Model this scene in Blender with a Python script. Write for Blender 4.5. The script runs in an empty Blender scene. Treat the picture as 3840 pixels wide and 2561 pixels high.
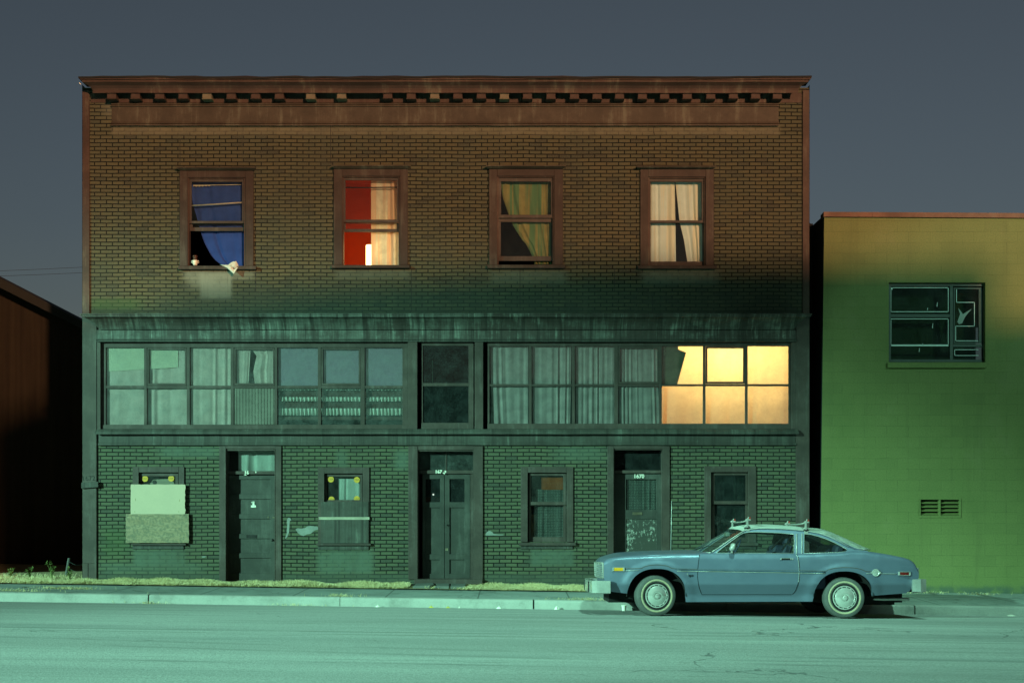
import bpy, bmesh, math, random
from mathutils import Vector, geometry
random.seed(11)
R = math.radians
scene = bpy.context.scene
COL = scene.collection

# ------------------------------------------------------------------ survey
# Facade plane is Y = 0 (metres), street runs along X, camera stands at Y = -24.
D, F, HC, XC, YH = 24.0, 4872.0, 1.7, 1920.0, 1880.0
def fx(px, Y=0.0): return (px - XC) * (D + Y) / F
def fz(py, Y=0.0): return HC - (py - YH) * (D + Y) / F
def lerp(a, b, t): return a + (b - a) * t
def sm(t):
    t = max(0.0, min(1.0, t)); return t * t * (3 - 2 * t)
def interp(pts, x):
    if x <= pts[0][0]: return pts[0][1]
    for (a, b), (c, d) in zip(pts, pts[1:]):
        if x <= c: return b + (d - b) * (x - a) / (c - a) if c > a else d
    return pts[-1][1]
BX = (fx(308) + fx(3036)) / 2            # the building's own origin
SL = -0.0142
def z_gutter(x): return -0.044 + SL * x
def z_road(x, y):
    up = interp([(-40, .20), (-24, .24), (-16, .25), (-10, .20), (-7, .155), (-4.9, .09), (-2.85, 0)], y)
    return z_gutter(x) + up
def z_walk(x, y): return z_gutter(x) + .143 + (y + 2.85) * .008

# ------------------------------------------------------------------ materials
class NT:
    def __init__(s, name):
        s.m = bpy.data.materials.new(name); s.m.use_nodes = True
        s.t = s.m.node_tree; s.t.nodes.clear(); s.n = s.t.nodes
        s.out = s.n.new('ShaderNodeOutputMaterial'); s._oc = None
    def L(s, a, b): s.t.links.new(a, b)
    def put(s, sock, v):
        if v is None: return
        if hasattr(v, 'is_output') or hasattr(v, 'links'): s.L(v, sock)
        else:
            if sock.type == 'RGBA' and len(v) == 3: v = (*v, 1)
            sock.default_value = v
    @property
    def oc(s):
        if s._oc is None: s._oc = s.n.new('ShaderNodeTexCoord').outputs['Object']
        return s._oc
    def mapped(s, scale=(1, 1, 1), loc=(0, 0, 0)):
        n = s.n.new('ShaderNodeMapping'); n.inputs['Scale'].default_value = scale; n.inputs['Location'].default_value = loc
        s.L(s.oc, n.inputs['Vector']); return n.outputs[0]
    def xyz(s):
        n = s.n.new('ShaderNodeSeparateXYZ'); s.L(s.oc, n.inputs[0]); return n.outputs
    def comb(s, x, y, z=0.0):
        n = s.n.new('ShaderNodeCombineXYZ')
        for i, v in enumerate((x, y, z)): s.put(n.inputs[i], v)
        return n.outputs[0]
    def math(s, op, a, b=None, c=None, clamp=False):
        n = s.n.new('ShaderNodeMath'); n.operation = op; n.use_clamp = clamp
        for i, v in enumerate((a, b, c)):
            if v is not None: s.put(n.inputs[i], v)
        return n.outputs[0]
    def noise(s, scale, detail=4, vec=None, rough=.55, dist=0):
        n = s.n.new('ShaderNodeTexNoise'); n.inputs['Scale'].default_value = scale
        n.inputs['Detail'].default_value = detail; n.inputs['Roughness'].default_value = rough
        n.inputs['Distortion'].default_value = dist
        s.L(vec if vec is not None else s.oc, n.inputs['Vector']); return n.outputs['Fac']
    def ramp(s, fac, stops, interp='LINEAR'):
        n = s.n.new('ShaderNodeValToRGB'); cr = n.color_ramp; cr.interpolation = interp
        while len(cr.elements) < len(stops): cr.elements.new(.5)
        for e, (p, c) in zip(cr.elements, stops):
            e.position = p; e.color = (c, c, c, 1) if isinstance(c, (int, float)) else (*c, 1)
        s.put(n.inputs[0], fac); return n.outputs[0]
    def mix(s, fac, a, b, mode='MIX'):
        n = s.n.new('ShaderNodeMix'); n.data_type = 'RGBA'; n.blend_type = mode
        s.put(n.inputs[0], fac); s.put(n.inputs[6], a); s.put(n.inputs[7], b); return n.outputs[2]
    def maprange(s, v, a, b, c=0.0, d=1.0, smooth=True):
        n = s.n.new('ShaderNodeMapRange'); n.interpolation_type = 'SMOOTHSTEP' if smooth else 'LINEAR'
        for i, q in enumerate((v, a, b, c, d)): s.put(n.inputs[i], q)
        return n.outputs[0]
    def box(s, u, v, u0, u1, v0, v1, su=.05, sv=.05):
        a = s.maprange(u, u0 - su, u0 + su); b = s.maprange(u, u1 + su, u1 - su)
        c = s.maprange(v, v0 - sv, v0 + sv); d = s.maprange(v, v1 + sv, v1 - sv)
        return s.math('MULTIPLY', s.math('MULTIPLY', a, b), s.math('MULTIPLY', c, d))
    def bump(s, h, strength=.3, dist=.01):
        n = s.n.new('ShaderNodeBump'); n.inputs['Strength'].default_value = strength
        n.inputs['Distance'].default_value = dist; s.L(h, n.inputs['Height']); return n.outputs[0]
    def principled(s, base, rough=.7, metal=0.0, normal=None, coat=0.0, spec=.5, emit=None, estr=0.0):
        n = s.n.new('ShaderNodeBsdfPrincipled')
        s.put(n.inputs['Base Color'], base); s.put(n.inputs['Roughness'], rough); s.put(n.inputs['Metallic'], metal)
        n.inputs['Specular IOR Level'].default_value = spec
        if coat: n.inputs['Coat Weight'].default_value = coat; n.inputs['Coat Roughness'].default_value = .06
        if normal is not None: s.L(normal, n.inputs['Normal'])
        if emit is not None: s.put(n.inputs['Emission Color'], emit); n.inputs['Emission Strength'].default_value = estr
        return n.outputs[0]
    def done(s, sh):
        s.L(sh, s.out.inputs['Surface']); return s.m

def simple(name, c, rough=.7, metal=0.0, var=.25, scale=6.0, grain=40.0, coat=0.0, spec=.4, bump=.15):
    t = NT(name)
    n1 = t.noise(scale, 5); n2 = t.noise(grain, 3)
    f = t.math('ADD', t.math('MULTIPLY', n1, .65), t.math('MULTIPLY', n2, .35))
    lo = tuple(max(0, v * (1 - var * 1.6)) for v in c); hi = tuple(min(1, v * (1 + var * 1.6)) for v in c)
    col = t.ramp(f, [(.25, lo), (.75, hi)])
    nm = t.bump(n2, bump, .004) if bump else None
    rr = t.maprange(n1, .3, .7, max(.02, rough - .08), min(1, rough + .08))
    return t.done(t.principled(col, rr, metal, nm, coat, spec))

def brick_mat(name, stains, k_=(1, 1, 1)):
    t = NT(name); o = t.xyz()
    wob = t.math('MULTIPLY', t.math('SUBTRACT', t.noise(1.1, 2), .5), .03)
    b = t.n.new('ShaderNodeTexBrick'); b.offset = .5; b.squash = 1
    t.L(t.comb(o[0], t.math('ADD', o[2], wob)), b.inputs['Vector'])
    b.inputs['Color1'].default_value = (0, 0, 0, 1); b.inputs['Color2'].default_value = (1, 1, 1, 1)
    b.inputs['Mortar'].default_value = (.5, .5, .5, 1); b.inputs['Scale'].default_value = 1
    b.inputs['Mortar Size'].default_value = .0105; b.inputs['Mortar Smooth'].default_value = .15
    b.inputs['Brick Width'].default_value = .22; b.inputs['Row Height'].default_value = .0705
    bc = [(0, (.092, .098, .062)), (.35, (.100, .104, .064)), (.6, (.080, .092, .060)), (.86, (.094, .094, .058)), (.87, (.046, .052, .042)), (1, (.056, .058, .045))]
    brick = t.ramp(b.outputs['Color'], [(q, tuple(v * k for v, k in zip(c, k_))) for q, c in bc])
    n1 = t.noise(2.1, 6, rough=.65); n2 = t.noise(55, 3)
    brick = t.mix(t.maprange(n1, .32, .72, 0, .55), brick, (.06, .075, .052))
    brick = t.mix(t.maprange(n2, .35, .75, 0, .55), brick, (.125, .125, .095))
    worn = t.maprange(t.noise(.8, 5, rough=.7), .56, .7)          # joints painted over in places
    mort = t.mix(worn, (.006, .007, .006), (.028, .032, .026))
    col = t.mix(b.outputs['Fac'], brick, mort)
    pat = t.noise(3.5, 5, rough=.7)
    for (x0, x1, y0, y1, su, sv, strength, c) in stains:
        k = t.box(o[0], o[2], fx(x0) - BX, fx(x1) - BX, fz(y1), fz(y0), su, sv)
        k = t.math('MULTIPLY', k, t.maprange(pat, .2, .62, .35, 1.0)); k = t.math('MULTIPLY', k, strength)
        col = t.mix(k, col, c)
    spl = t.maprange(t.noise(9, 6, rough=.75), .735, .78)
    col = t.mix(t.math('MULTIPLY', spl, .5), col, (.26, .26, .2))
    drip = t.maprange(t.noise(1.0, 5, t.mapped((5.5, 1, .45)), .7), .5, .75, 0, .45)
    big = t.maprange(t.noise(.55, 5, rough=.65), .46, .7, 0, .35); col = t.mix(big, col, (.05, .054, .042))
    col = t.mix(drip, col, (.06, .062, .048))
    h = t.math('SUBTRACT', t.math('MULTIPLY', n2, .25), b.outputs['Fac'])
    return t.done(t.principled(col, .85, 0, t.bump(h, .35, .004), spec=.25))

def paint_mat(name, c, worn, amount=.5, streak=False, rough=.65):
    """old paint, worn through in blotches and runs"""
    t = NT(name)
    n1 = t.noise(1.7, 6, rough=.65); n2 = t.noise(28, 4); n3 = t.noise(1.0, 6, t.mapped((9, 3, .9)), .7)
    base = t.mix(t.maprange(n1, .3, .7), tuple(v * .72 for v in c), tuple(v * 1.25 for v in c))
    base = t.mix(t.maprange(n2, .4, .8, 0, .3), base, tuple(v * .5 for v in c))
    if streak:
        o = t.xyz()
        seg = t.noise(1.0, 4, t.mapped((1.1, 0, .5), (4.1, 0, 0)), .6)
        runs = t.noise(1.0, 5, t.mapped((15, 1, .8), (2, 0, 0)), .75)
        blot = t.noise(2.6, 6, t.mapped((1, 1, 1.6)), .72)
        k = t.math('ADD', t.math('MULTIPLY', seg, .7), t.math('ADD', t.math('MULTIPLY', runs, .55), t.math('MULTIPLY', blot, .55)))
        base = t.mix(t.maprange(k, .84, 1.02, 0, amount), base, tuple(v * .50 for v in worn))
        hi = t.math('ADD', t.math('MULTIPLY', runs, .8), t.math('MULTIPLY', blot, .5))
        base = t.mix(t.maprange(hi, .70, .84, 0, amount), base, worn)
        base = t.mix(t.maprange(t.noise(1.0, 4, t.mapped((11, 1, .25), (9, 3, 0)), .7), .50, .62, 0, .85), base, tuple(v * .55 for v in c))
    else:
        k = t.math('ADD', t.math('MULTIPLY', n3, .6), t.math('MULTIPLY', n1, .4))
        base = t.mix(t.maprange(k, .50, .66, 0, amount), base, worn)
        chips = t.maprange(t.noise(11, 6, rough=.75), .72, .76)
        base = t.mix(t.math('MULTIPLY', chips, .8), base, tuple(min(1, v * 1.3) for v in worn))
    return t.done(t.principled(base, rough, 0, t.bump(n2, .2, .004), spec=.35))

def glass_mat(name, tint=(.9, .95, .95), dirt=.10, dirtc=(.3, .32, .3), refl=.07):
    t = NT(name)
    tr = t.n.new('ShaderNodeBsdfTransparent'); tr.inputs[0].default_value = (*tint, 1)
    gl = t.n.new('ShaderNodeBsdfGlossy'); gl.inputs['Roughness'].default_value = .04; gl.inputs[0].default_value = (1, 1, 1, 1)
    w = t.noise(1.3, 2); t.L(t.bump(w, .06, .05), gl.inputs['Normal'])
    df = t.n.new('ShaderNodeBsdfDiffuse'); df.inputs[0].default_value = (*dirtc, 1)
    m1 = t.n.new('ShaderNodeMixShader'); m2 = t.n.new('ShaderNodeMixShader')
    lw = t.n.new('ShaderNodeLayerWeight'); lw.inputs[0].default_value = .25
    t.L(t.math('ADD', t.math('MULTIPLY', lw.outputs['Fresnel'], .35), refl * .6), m1.inputs[0])
    t.L(tr.outputs[0], m1.inputs[1]); t.L(gl.outputs[0], m1.inputs[2])
    d = t.math('ADD', t.noise(4, 6, rough=.7), t.math('MULTIPLY', t.noise(30, 3), .4))
    t.L(t.maprange(d, .45, 1.0, dirt * .35, dirt * 1.6), m2.inputs[0])
    t.L(m1.outputs[0], m2.inputs[1]); t.L(df.outputs[0], m2.inputs[2])
    return t.done(m2.outputs[0])

def cloth_mat(name, c, trans=.35, stripes=None, spots=None, var=.18, open_=0.0):
    t = NT(name); o = t.xyz()
    n = t.noise(5, 5); w = t.noise(180, 2)
    col = t.mix(t.maprange(n, .3, .7), tuple(v * (1 - var) for v in c), tuple(min(1, v * (1 + var)) for v in c))
    col = t.mix(t.maprange(w, .4, .7, 0, .12), col, tuple(v * .5 for v in c))
    if stripes:
        s2, freq = stripes
        k = t.noise(1.0, 2, t.mapped((freq, 0, .35)), .5)
        col = t.mix(t.maprange(k, .42, .58), col, s2)
    if spots:
        s2, size = spots
        v = t.n.new('ShaderNodeTexVoronoi'); v.inputs['Scale'].default_value = size; v.inputs['Randomness'].default_value = .15
        t.L(t.comb(o[0], o[2]), v.inputs['Vector'])
        col = t.mix(t.maprange(v.outputs['Distance'], .32, .2), col, s2)
    df = t.n.new('ShaderNodeBsdfDiffuse'); tl = t.n.new('ShaderNodeBsdfTranslucent'); mx = t.n.new('ShaderNodeMixShader')
    t.L(col, df.inputs[0]); t.L(col, tl.inputs[0]); mx.inputs[0].default_value = trans
    t.L(df.outputs[0], mx.inputs[1]); t.L(tl.outputs[0], mx.inputs[2]); sh = mx.outputs[0]
    if open_:
        tp = t.n.new('ShaderNodeBsdfTransparent'); m2 = t.n.new('ShaderNodeMixShader')
        k = t.maprange(t.noise(60, 2), .4, .6, open_ * .5, open_)
        t.L(k, m2.inputs[0]); t.L(sh, m2.inputs[1]); t.L(tp.outputs[0], m2.inputs[2]); sh = m2.outputs[0]
    return t.done(sh)

def emit_mat(name, c, s):
    t = NT(name); e = t.n.new('ShaderNodeEmission'); e.inputs[0].default_value = (*c, 1); e.inputs[1].default_value = s
    return t.done(e.outputs[0])

TRIM = (.064, .050, .044)
WORN = (.16, .16, .145)
PALE = (.25, .27, .23); FAINT = (.11, .13, .105); MOSS = (.06, .105, .04); DARK_TONE = (.03, .036, .03); PATCH = (.095, .125, .098)
M = {}
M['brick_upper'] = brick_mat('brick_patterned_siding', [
    (752, 868, 1026, 1120, .05, .06, .95, PALE), (715, 770, 1022, 1080, .22, .12, .8, PALE), (690, 950, 1016, 1050, .1, .04, .55, (.22, .23, .19)),
    (1262, 1540, 1010, 1046, .1, .06, .6, FAINT), (1840, 2122, 1012, 1064, .1, .08, .65, (.11, .14, .115)), (2412, 2690, 1012, 1066, .12, .08, .65, (.15, .18, .15)),
    (420, 2925, 474, 506, .05, .05, .6, (.2, .185, .13)), (335, 520, 1120, 1176, .2, .05, .6, MOSS), (340, 3010, 1158, 1180, .05, .05, .75, DARK_TONE), (640, 3010, 1075, 1180, .5, .3, .8, DARK_TONE),  # wall colour darkens in a soft band above the belt cornice
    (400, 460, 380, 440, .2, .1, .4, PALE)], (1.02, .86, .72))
M['brick_lower'] = brick_mat('brick_patterned_siding_low', [
    (500, 692, 2062, 2120, .06, .06, .9, PATCH), (1192, 1400, 2064, 2150, .08, .08, .9, PATCH), (1990, 2150, 2062, 2120, .06, .06, .9, PATCH),
    (600, 820, 1675, 1712, .2, .06, .8, PATCH), (1480, 1530, 1690, 1760, .08, .1, .8, PATCH), (2090, 2270, 1672, 1730, .3, .08, .6, PATCH), (1262, 1300, 1690, 1760, .06, .1, .6, PATCH),
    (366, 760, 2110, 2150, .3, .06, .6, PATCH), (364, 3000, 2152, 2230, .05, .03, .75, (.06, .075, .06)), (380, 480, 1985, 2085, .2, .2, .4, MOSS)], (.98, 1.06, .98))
M['trim'] = paint_mat('brown_paint', TRIM, WORN, .35)
M['trim_red'] = paint_mat('red_brown_paint', (.068, .039, .032), (.19, .18, .13), .5)
M['casing'] = paint_mat('red_brown_casing_paint', (.045, .029, .024), (.14, .14, .115), .35)
M['frieze'] = paint_mat('frieze_paint', (.066, .050, .037), (.145, .14, .105), .8)
M['peel'] = paint_mat('peeling_paint', (.055, .048, .042), (.24, .27, .235), .85, True)
M['band'] = paint_mat('weathered_band_paint', (.052, .050, .044), (.16, .18, .155), .55, True)
M['tar'] = simple('roof_tar', (.02, .02, .02), .9)
M['door'] = paint_mat('door_paint', (.048, .050, .045), (.2, .21, .19), .22)
M['door_peel'] = paint_mat('door_peeling_paint', (.07, .066, .06), (.42, .42, .36), .9)
M['dark_room'] = simple('dark_room_walls', (.012, .012, .013), .9, bump=0)
M['red_room'] = simple('red_room_walls', (.55, .08, .03), .9, bump=0, var=.08)
M['warm_room'] = simple('orange_room_walls', (.80, .36, .20), .9, bump=0, var=.08)
M['glass'] = glass_mat('window_glass', dirt=.05)
M['glass_clear'] = glass_mat('clear_window_glass', (.95, .97, .96), .012, refl=.04)
M['glass_dirty'] = glass_mat('dusty_window_glass', (.93, .96, .96), .09, (.34, .4, .38))
M['glass_dark'] = glass_mat('dark_window_glass', (.55, .62, .62), .05, (.25, .3, .3))
M['wood_white'] = simple('weathered_white_wood', (.40, .37, .29), .8)
M['panel'] = paint_mat('ribbed_panel_board', (.13, .13, .11), (.2, .2, .17), .4)
M['board_cream'] = simple('cream_hardboard', (.52, .42, .31), .75, var=.05, scale=3)
def plywood():
    t = NT('weathered_plywood')
    a = t.noise(1.0, 6, t.mapped((4, 3, 22)), .75, 1.2); n2 = t.noise(22, 5, rough=.7); n3 = t.noise(2.6, 4)
    c = t.ramp(a, [(.3, (.20, .155, .10)), (.5, (.30, .235, .155)), (.7, (.38, .305, .21))])
    c = t.mix(t.maprange(n2, .42, .62, 0, .8), c, (.15, .15, .11))
    c = t.mix(t.maprange(n3, .66, .74), c, (.06, .065, .06))
    return t.done(t.principled(c, .85, 0, t.bump(n2, .4, .006), spec=.2))
M['plywood'] = plywood()
M['yellow'] = simple('yellow_sticker', (.62, .36, .04), .6, var=.04, bump=0)
M['ink'] = simple('dull_ink', (.20, .16, .05), .7, bump=0)
M['black_ink'] = simple('dark_paint_marks', (.018, .018, .018), .8, bump=0)
M['white_num'] = simple('white_enamel', (.82, .80, .70), .5, var=.06, bump=0)
M['iron'] = simple('dark_iron', (.03, .03, .03), .5, .6)
M['brass'] = simple('worn_brass', (.45, .40, .28), .35, .9)

def road_mat():
    t = NT('worn_asphalt')
    g = t.noise(30, 6, rough=.8); s1 = t.noise(1.0, 6, t.mapped((.10, 1.5, 1)), .65, .35); s2 = t.noise(1.0, 4, t.mapped((.05, .42, 1), (3, 1, 0)), .5, .6)
    v = t.n.new('ShaderNodeTexVoronoi'); v.inputs['Scale'].default_value = 48; t.L(t.oc, v.inputs['Vector'])
    c = t.ramp(s1, [(.28, (.26, .28, .275)), (.45, (.36, .37, .36)), (.7, (.42, .43, .415))])
    c = t.mix(t.maprange(s2, .35, .62, .6, 0), c, (.20, .205, .2))
    c = t.mix(t.maprange(g, .40, .66, .0, .55), c, (.15, .16, .155))
    c = t.mix(t.maprange(v.outputs['Distance'], .12, .0, 0, .45), c, (.55, .55, .5))
    spk = t.noise(60, 2, rough=.9); c = t.mix(t.maprange(spk, .58, .72, 0, .6), c, (.09, .10, .10)); c = t.mix(t.maprange(spk, .40, .30, 0, .5), c, (.6, .62, .6))
    lines = t.noise(1.0, 3, t.mapped((.035, 3.2, 1), (7, 2, 0)), .5, 1.2)
    c = t.mix(t.maprange(t.math('ABSOLUTE', t.math('SUBTRACT', lines, .5)), .012, .0, 0, .5), c, (.08, .09, .09))
    o = t.xyz()                                                       # long sweeping tyre marks
    wv = t.n.new('ShaderNodeVectorMath'); wv.operation = 'ADD'; nz_ = t.n.new('ShaderNodeTexNoise'); nz_.inputs['Scale'].default_value = 1.4; nz_.inputs['Detail'].default_value = 5; t.L(t.oc, nz_.inputs['Vector']); t.L(t.oc, wv.inputs[0]); t.L(nz_.outputs['Color'], wv.inputs[1])
    vc = t.n.new('ShaderNodeTexVoronoi'); vc.feature = 'DISTANCE_TO_EDGE'; vc.inputs['Scale'].default_value = .33; t.L(wv.outputs[0], vc.inputs['Vector'])
    c = t.mix(t.math('MULTIPLY', t.maprange(vc.outputs['Distance'], .006, .002, 0, .75), t.maprange(t.noise(.35, 3), .5, .6)), c, (.07, .08, .08))
    for a, b, cc, wid, k in ((-8.6, .035, .004, .10, .42), (-8.95, .03, .004, .07, .3), (-10.6, -.10, .006, .12, .34), (-11.2, -.12, .004, .1, .3), (-6.2, .012, 0, .02, .55), (-7.6, -.02, .002, .05, .25)):
        yy = t.math('ADD', t.math('MULTIPLY', o[0], b), t.math('MULTIPLY', t.math('MULTIPLY', o[0], o[0]), cc))
        dlt = t.math('ABSOLUTE', t.math('SUBTRACT', o[1], t.math('ADD', yy, a)))
        kk = t.math('MULTIPLY', t.maprange(dlt, wid, wid * .25, 0, k), t.maprange(t.noise(.6, 3), .38, .58))
        c = t.mix(kk, c, (.10, .11, .11))
    h = t.math('ADD', t.math('MULTIPLY', g, .6), t.math('MULTIPLY', v.outputs['Distance'], .8))
    return t.done(t.principled(c, .8, 0, t.bump(h, .5, .008), spec=.3))
M['road'] = road_mat()
def concrete(name, c, joint=0.0, streaky=False):
    t = NT(name); n1 = t.noise(1.6, 6, rough=.7); n2 = t.noise(70, 4, rough=.7)
    col = t.ramp(n1, [(.3, tuple(v * .62 for v in c)), (.48, c), (.72, tuple(v * 1.2 for v in c))])
    col = t.mix(t.maprange(n2, .4, .75, 0, .5), col, tuple(v * .5 for v in c))
    if joint:
        o = t.xyz()
        q = t.math('ABSOLUTE', t.math('SUBTRACT', t.math('FRACT', t.math('ADD', t.math('DIVIDE', o[0], joint), .37)), .5))
        col = t.mix(t.maprange(q, .49, .494, 0, .8), col, tuple(v * .3 for v in c))
        cr = t.math('ABSOLUTE', t.math('SUBTRACT', t.noise(.55, 4, rough=.6, dist=1), .5))
        col = t.mix(t.maprange(cr, .005, .001, 0, .8), col, tuple(v * .25 for v in c))
    return t.done(t.principled(col, .85, 0, t.bump(n2, .35, .006), spec=.3))
M['kerb'] = concrete('kerb_concrete', (.38, .39, .36))
M['walk'] = concrete('sidewalk_concrete', (.27, .305, .29), 1.52)
M['slab'] = concrete('old_slab_concrete', (.14, .15, .14))
M['dirt'] = simple('bare_dirt', (.30, .25, .13), .95, var=.3)
M['ground'] = simple('far_ground_dirt', (.07, .065, .05), .95, var=.3, scale=.6)

# ------------------------------------------------------------------ mesh builder
OFF = {}
def root(name, loc, label, cat, group=None):
    o = bpy.data.objects.new(name, None); COL.objects.link(o); o.location = loc; o.empty_display_size = .2
    o['label'] = label; o['category'] = cat
    if group: o['group'] = group
    OFF[o.name] = Vector(loc); return o
def tag(o, label, cat, group=None):
    o['label'] = label; o['category'] = cat
    if group: o['group'] = group
    return o
class MB:
    def __init__(s): s.v = []; s.f = []; s.mi = []; s.m = 0
    def face(s, *p):
        i = len(s.v); s.v += [tuple(q) for q in p]; s.f.append(tuple(range(i, i + len(p)))); s.mi.append(s.m); return s
    def box(s, x0, x1, y0, y1, z0, z1):
        x0, x1 = min(x0, x1), max(x0, x1); y0, y1 = min(y0, y1), max(y0, y1); z0, z1 = min(z0, z1), max(z0, z1)
        i = len(s.v)
        s.v += [(x0, y0, z0), (x1, y0, z0), (x1, y1, z0), (x0, y1, z0), (x0, y0, z1), (x1, y0, z1), (x1, y1, z1), (x0, y1, z1)]
        for f in ((0, 1, 5, 4), (1, 2, 6, 5), (2, 3, 7, 6), (3, 0, 4, 7), (4, 5, 6, 7), (3, 2, 1, 0)):
            s.f.append(tuple(i + k for k in f)); s.mi.append(s.m)
        return s
    def pbox(s, x0, x1, y0, y1, Yf, Yb):
        return s.box(fx(x0, Yf), fx(x1, Yf), Yf, Yb, fz(y1, Yf), fz(y0, Yf))
    def hexa(s, p):                       # 8 corners, order as box
        i = len(s.v); s.v += [tuple(q) for q in p]
        for f in ((0, 1, 5, 4), (1, 2, 6, 5), (2, 3, 7, 6), (3, 0, 4, 7), (4, 5, 6, 7), (3, 2, 1, 0)):
            s.f.append(tuple(i + k for k in f)); s.mi.append(s.m)
        return s
    def grid(s, rows, flip=False, close=False):
        i = len(s.v); n = len(rows[0])
        for r in rows: s.v += [tuple(p) for p in r]
        for a in range(len(rows) - 1):
            for b in range(n if close else n - 1):
                c = (b + 1) % n
                q = (i + a * n + b, i + a * n + c, i + (a + 1) * n + c, i + (a + 1) * n + b)
                s.f.append(q[::-1] if flip else q); s.mi.append(s.m)
        return s
    def tube(s, path, r, n=6, caps=True):
        P = [Vector(p) for p in path]; rows = []
        for k, p in enumerate(P):
            d = (P[min(k + 1, len(P) - 1)] - P[max(k - 1, 0)]).normalized()
            u = d.cross(Vector((0, 0, 1)))
            if u.length < .1: u = d.cross(Vector((0, 1, 0)))
            u.normalize(); w = u.cross(d); rr = r[k] if isinstance(r, (list, tuple)) else r
            rows.append([p + (u * math.cos(2 * math.pi * j / n) + w * math.sin(2 * math.pi * j / n)) * rr for j in range(n)])
        s.grid(rows, close=True)
        if caps: s.face(*rows[0][::-1]); s.face(*rows[-1])
        return s
    def lathe(s, prof, c, axis='z', n=32):
        """prof: (radius, height) pairs about axis through c"""
        rows = []
        for r, h in prof:
            row = []
            for j in range(n):
                a = 2 * math.pi * j / n; u, v = r * math.cos(a), r * math.sin(a)
                p = (u, v, h) if axis == 'z' else ((u, h, v) if axis == 'y' else (h, u, v))
                row.append((c[0] + p[0], c[1] + p[1], c[2] + p[2]))
            rows.append(row)
        return s.grid(rows, close=True)
    def prism(s, poly, y0, y1):           # poly: (x, z) loop, extruded along Y
        n = len(poly); i = len(s.v)
        s.v += [(x, y0, z) for x, z in poly] + [(x, y1, z) for x, z in poly]
        tris = geometry.tessellate_polygon([[Vector((x, z, 0)) for x, z in poly]])
        for a, b, c in tris:
            s.f.append((i + a, i + b, i + c)); s.mi.append(s.m); s.f.append((i + n + c, i + n + b, i + n + a)); s.mi.append(s.m)
        for k in range(n):
            q = (k + 1) % n; s.f.append((i + k, i + q, i + n + q, i + n + k)); s.mi.append(s.m)
        return s
    def text(s, txt, size, x, y, z, rot=0.0, extrude=.004, bold=.0, shear=0.0, face='-y'):
        cu = bpy.data.curves.new('lettering', 'FONT'); cu.body = txt; cu.size = size; cu.extrude = extrude
        cu.align_x = 'CENTER'; cu.align_y = 'CENTER'; cu.offset = bold; cu.shear = shear; cu.resolution_u = 3
        ob = bpy.data.objects.new('lettering', cu); COL.objects.link(ob)
        me = bpy.data.meshes.new_from_object(ob); i = len(s.v)
        ca, sa = math.cos(rot), math.sin(rot)
        for v in me.vertices:
            a, b = v.co.x * ca - v.co.y * sa, v.co.x * sa + v.co.y * ca
            s.v.append((x + a, y - v.co.z, z + b))
        for p in me.polygons: s.f.append(tuple(i + k for k in p.vertices)); s.mi.append(s.m)
        bpy.data.objects.remove(ob); bpy.data.meshes.remove(me); bpy.data.curves.remove(cu); return s
    def build(s, name, mats, parent=None, smooth=False, bevel=0, loc=None, solid=0, subsurf=0, angle=None):
        me = bpy.data.meshes.new(name)
        off = OFF.get(parent.name, Vector()) if parent else Vector(loc or (0, 0, 0))
        me.from_pydata([(a - off.x, b - off.y, c - off.z) for a, b, c in s.v], [], s.f)
        for m in (mats if isinstance(mats, (list, tuple)) else [mats]): me.materials.append(M[m] if isinstance(m, str) else m)
        for p, k in zip(me.polygons, s.mi): p.material_index = k
        bm = bmesh.new(); bm.from_mesh(me); bmesh.ops.remove_doubles(bm, verts=bm.verts, dist=1e-5)
        bmesh.ops.recalc_face_normals(bm, faces=bm.faces); bm.to_mesh(me); bm.free()
        if smooth: me.shade_smooth() if hasattr(me, 'shade_smooth') else me.polygons.foreach_set('use_smooth', [True] * len(me.polygons))
        if smooth and angle: me.set_sharp_from_angle(angle=R(angle))
        me.update()
        o = bpy.data.objects.new(name, me); COL.objects.link(o)
        if parent: o.parent = parent; OFF[o.name] = off
        else: o.location = off; OFF[o.name] = off
        if solid: q = o.modifiers.new('thickness', 'SOLIDIFY'); q.thickness = solid; q.offset = 0
        if bevel: q = o.modifiers.new('edge', 'BEVEL'); q.width = bevel; q.segments = 1; q.limit_method = 'ANGLE'; q.angle_limit = R(50)
        if subsurf: q = o.modifiers.new('smooth', 'SUBSURF'); q.levels = subsurf; q.render_levels = subsurf
        return o
def B(): return MB()
def structure(o, kind='structure'): o['kind'] = kind; return o

# ------------------------------------------------------------------ setting: ground, road, kerb, sidewalk
def sheet(name, xs, ys, zf, m, kind='structure', dz=0):
    mb = B(); mb.grid([[(x, y, zf(x, y) + dz) for x in xs] for y in ys]); return structure(mb.build(name, m, smooth=True), kind)
def rng(a, b, n): return [a + (b - a) * i / n for i in range(n + 1)]
sheet('road', rng(-70, 70, 56), [-27.5, -22, -16, -12, -10, -8.5, -7, -6, -4.9, -4, -2.84], z_road, 'road')
sheet('sidewalk', rng(-70, 70, 56), [-2.71, -1.8, -.98], z_walk, 'walk')
sheet('sidewalk', [fx(3034), 12, 30, 70], [-.98, -.4, .5], lambda x, y: z_walk(x, y) + .002, 'walk')
def z_back(x, y):
    if y < 2: return z_walk(x, -1) + .012 + (.02 if x < fx(3034) else 0)
    return .12 - .006 * x
mb = B()
mb.grid([[(x, y, z_walk(x, -1) - .02 + (.0 if y > 1 else .04)) for x in (-70, -20, fx(3034) - .02)] for y in (-1.0, -.1, 3, 14)])
structure(mb.build('dirt_verge', 'dirt'))
g = B(); S_ = 2200.0
g.grid([[(x, y, -1.6) for x in (-S_, -70, 70, S_)] for y in (-S_, -70, 70, S_)]); structure(g.build('ground', 'ground'))
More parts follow.
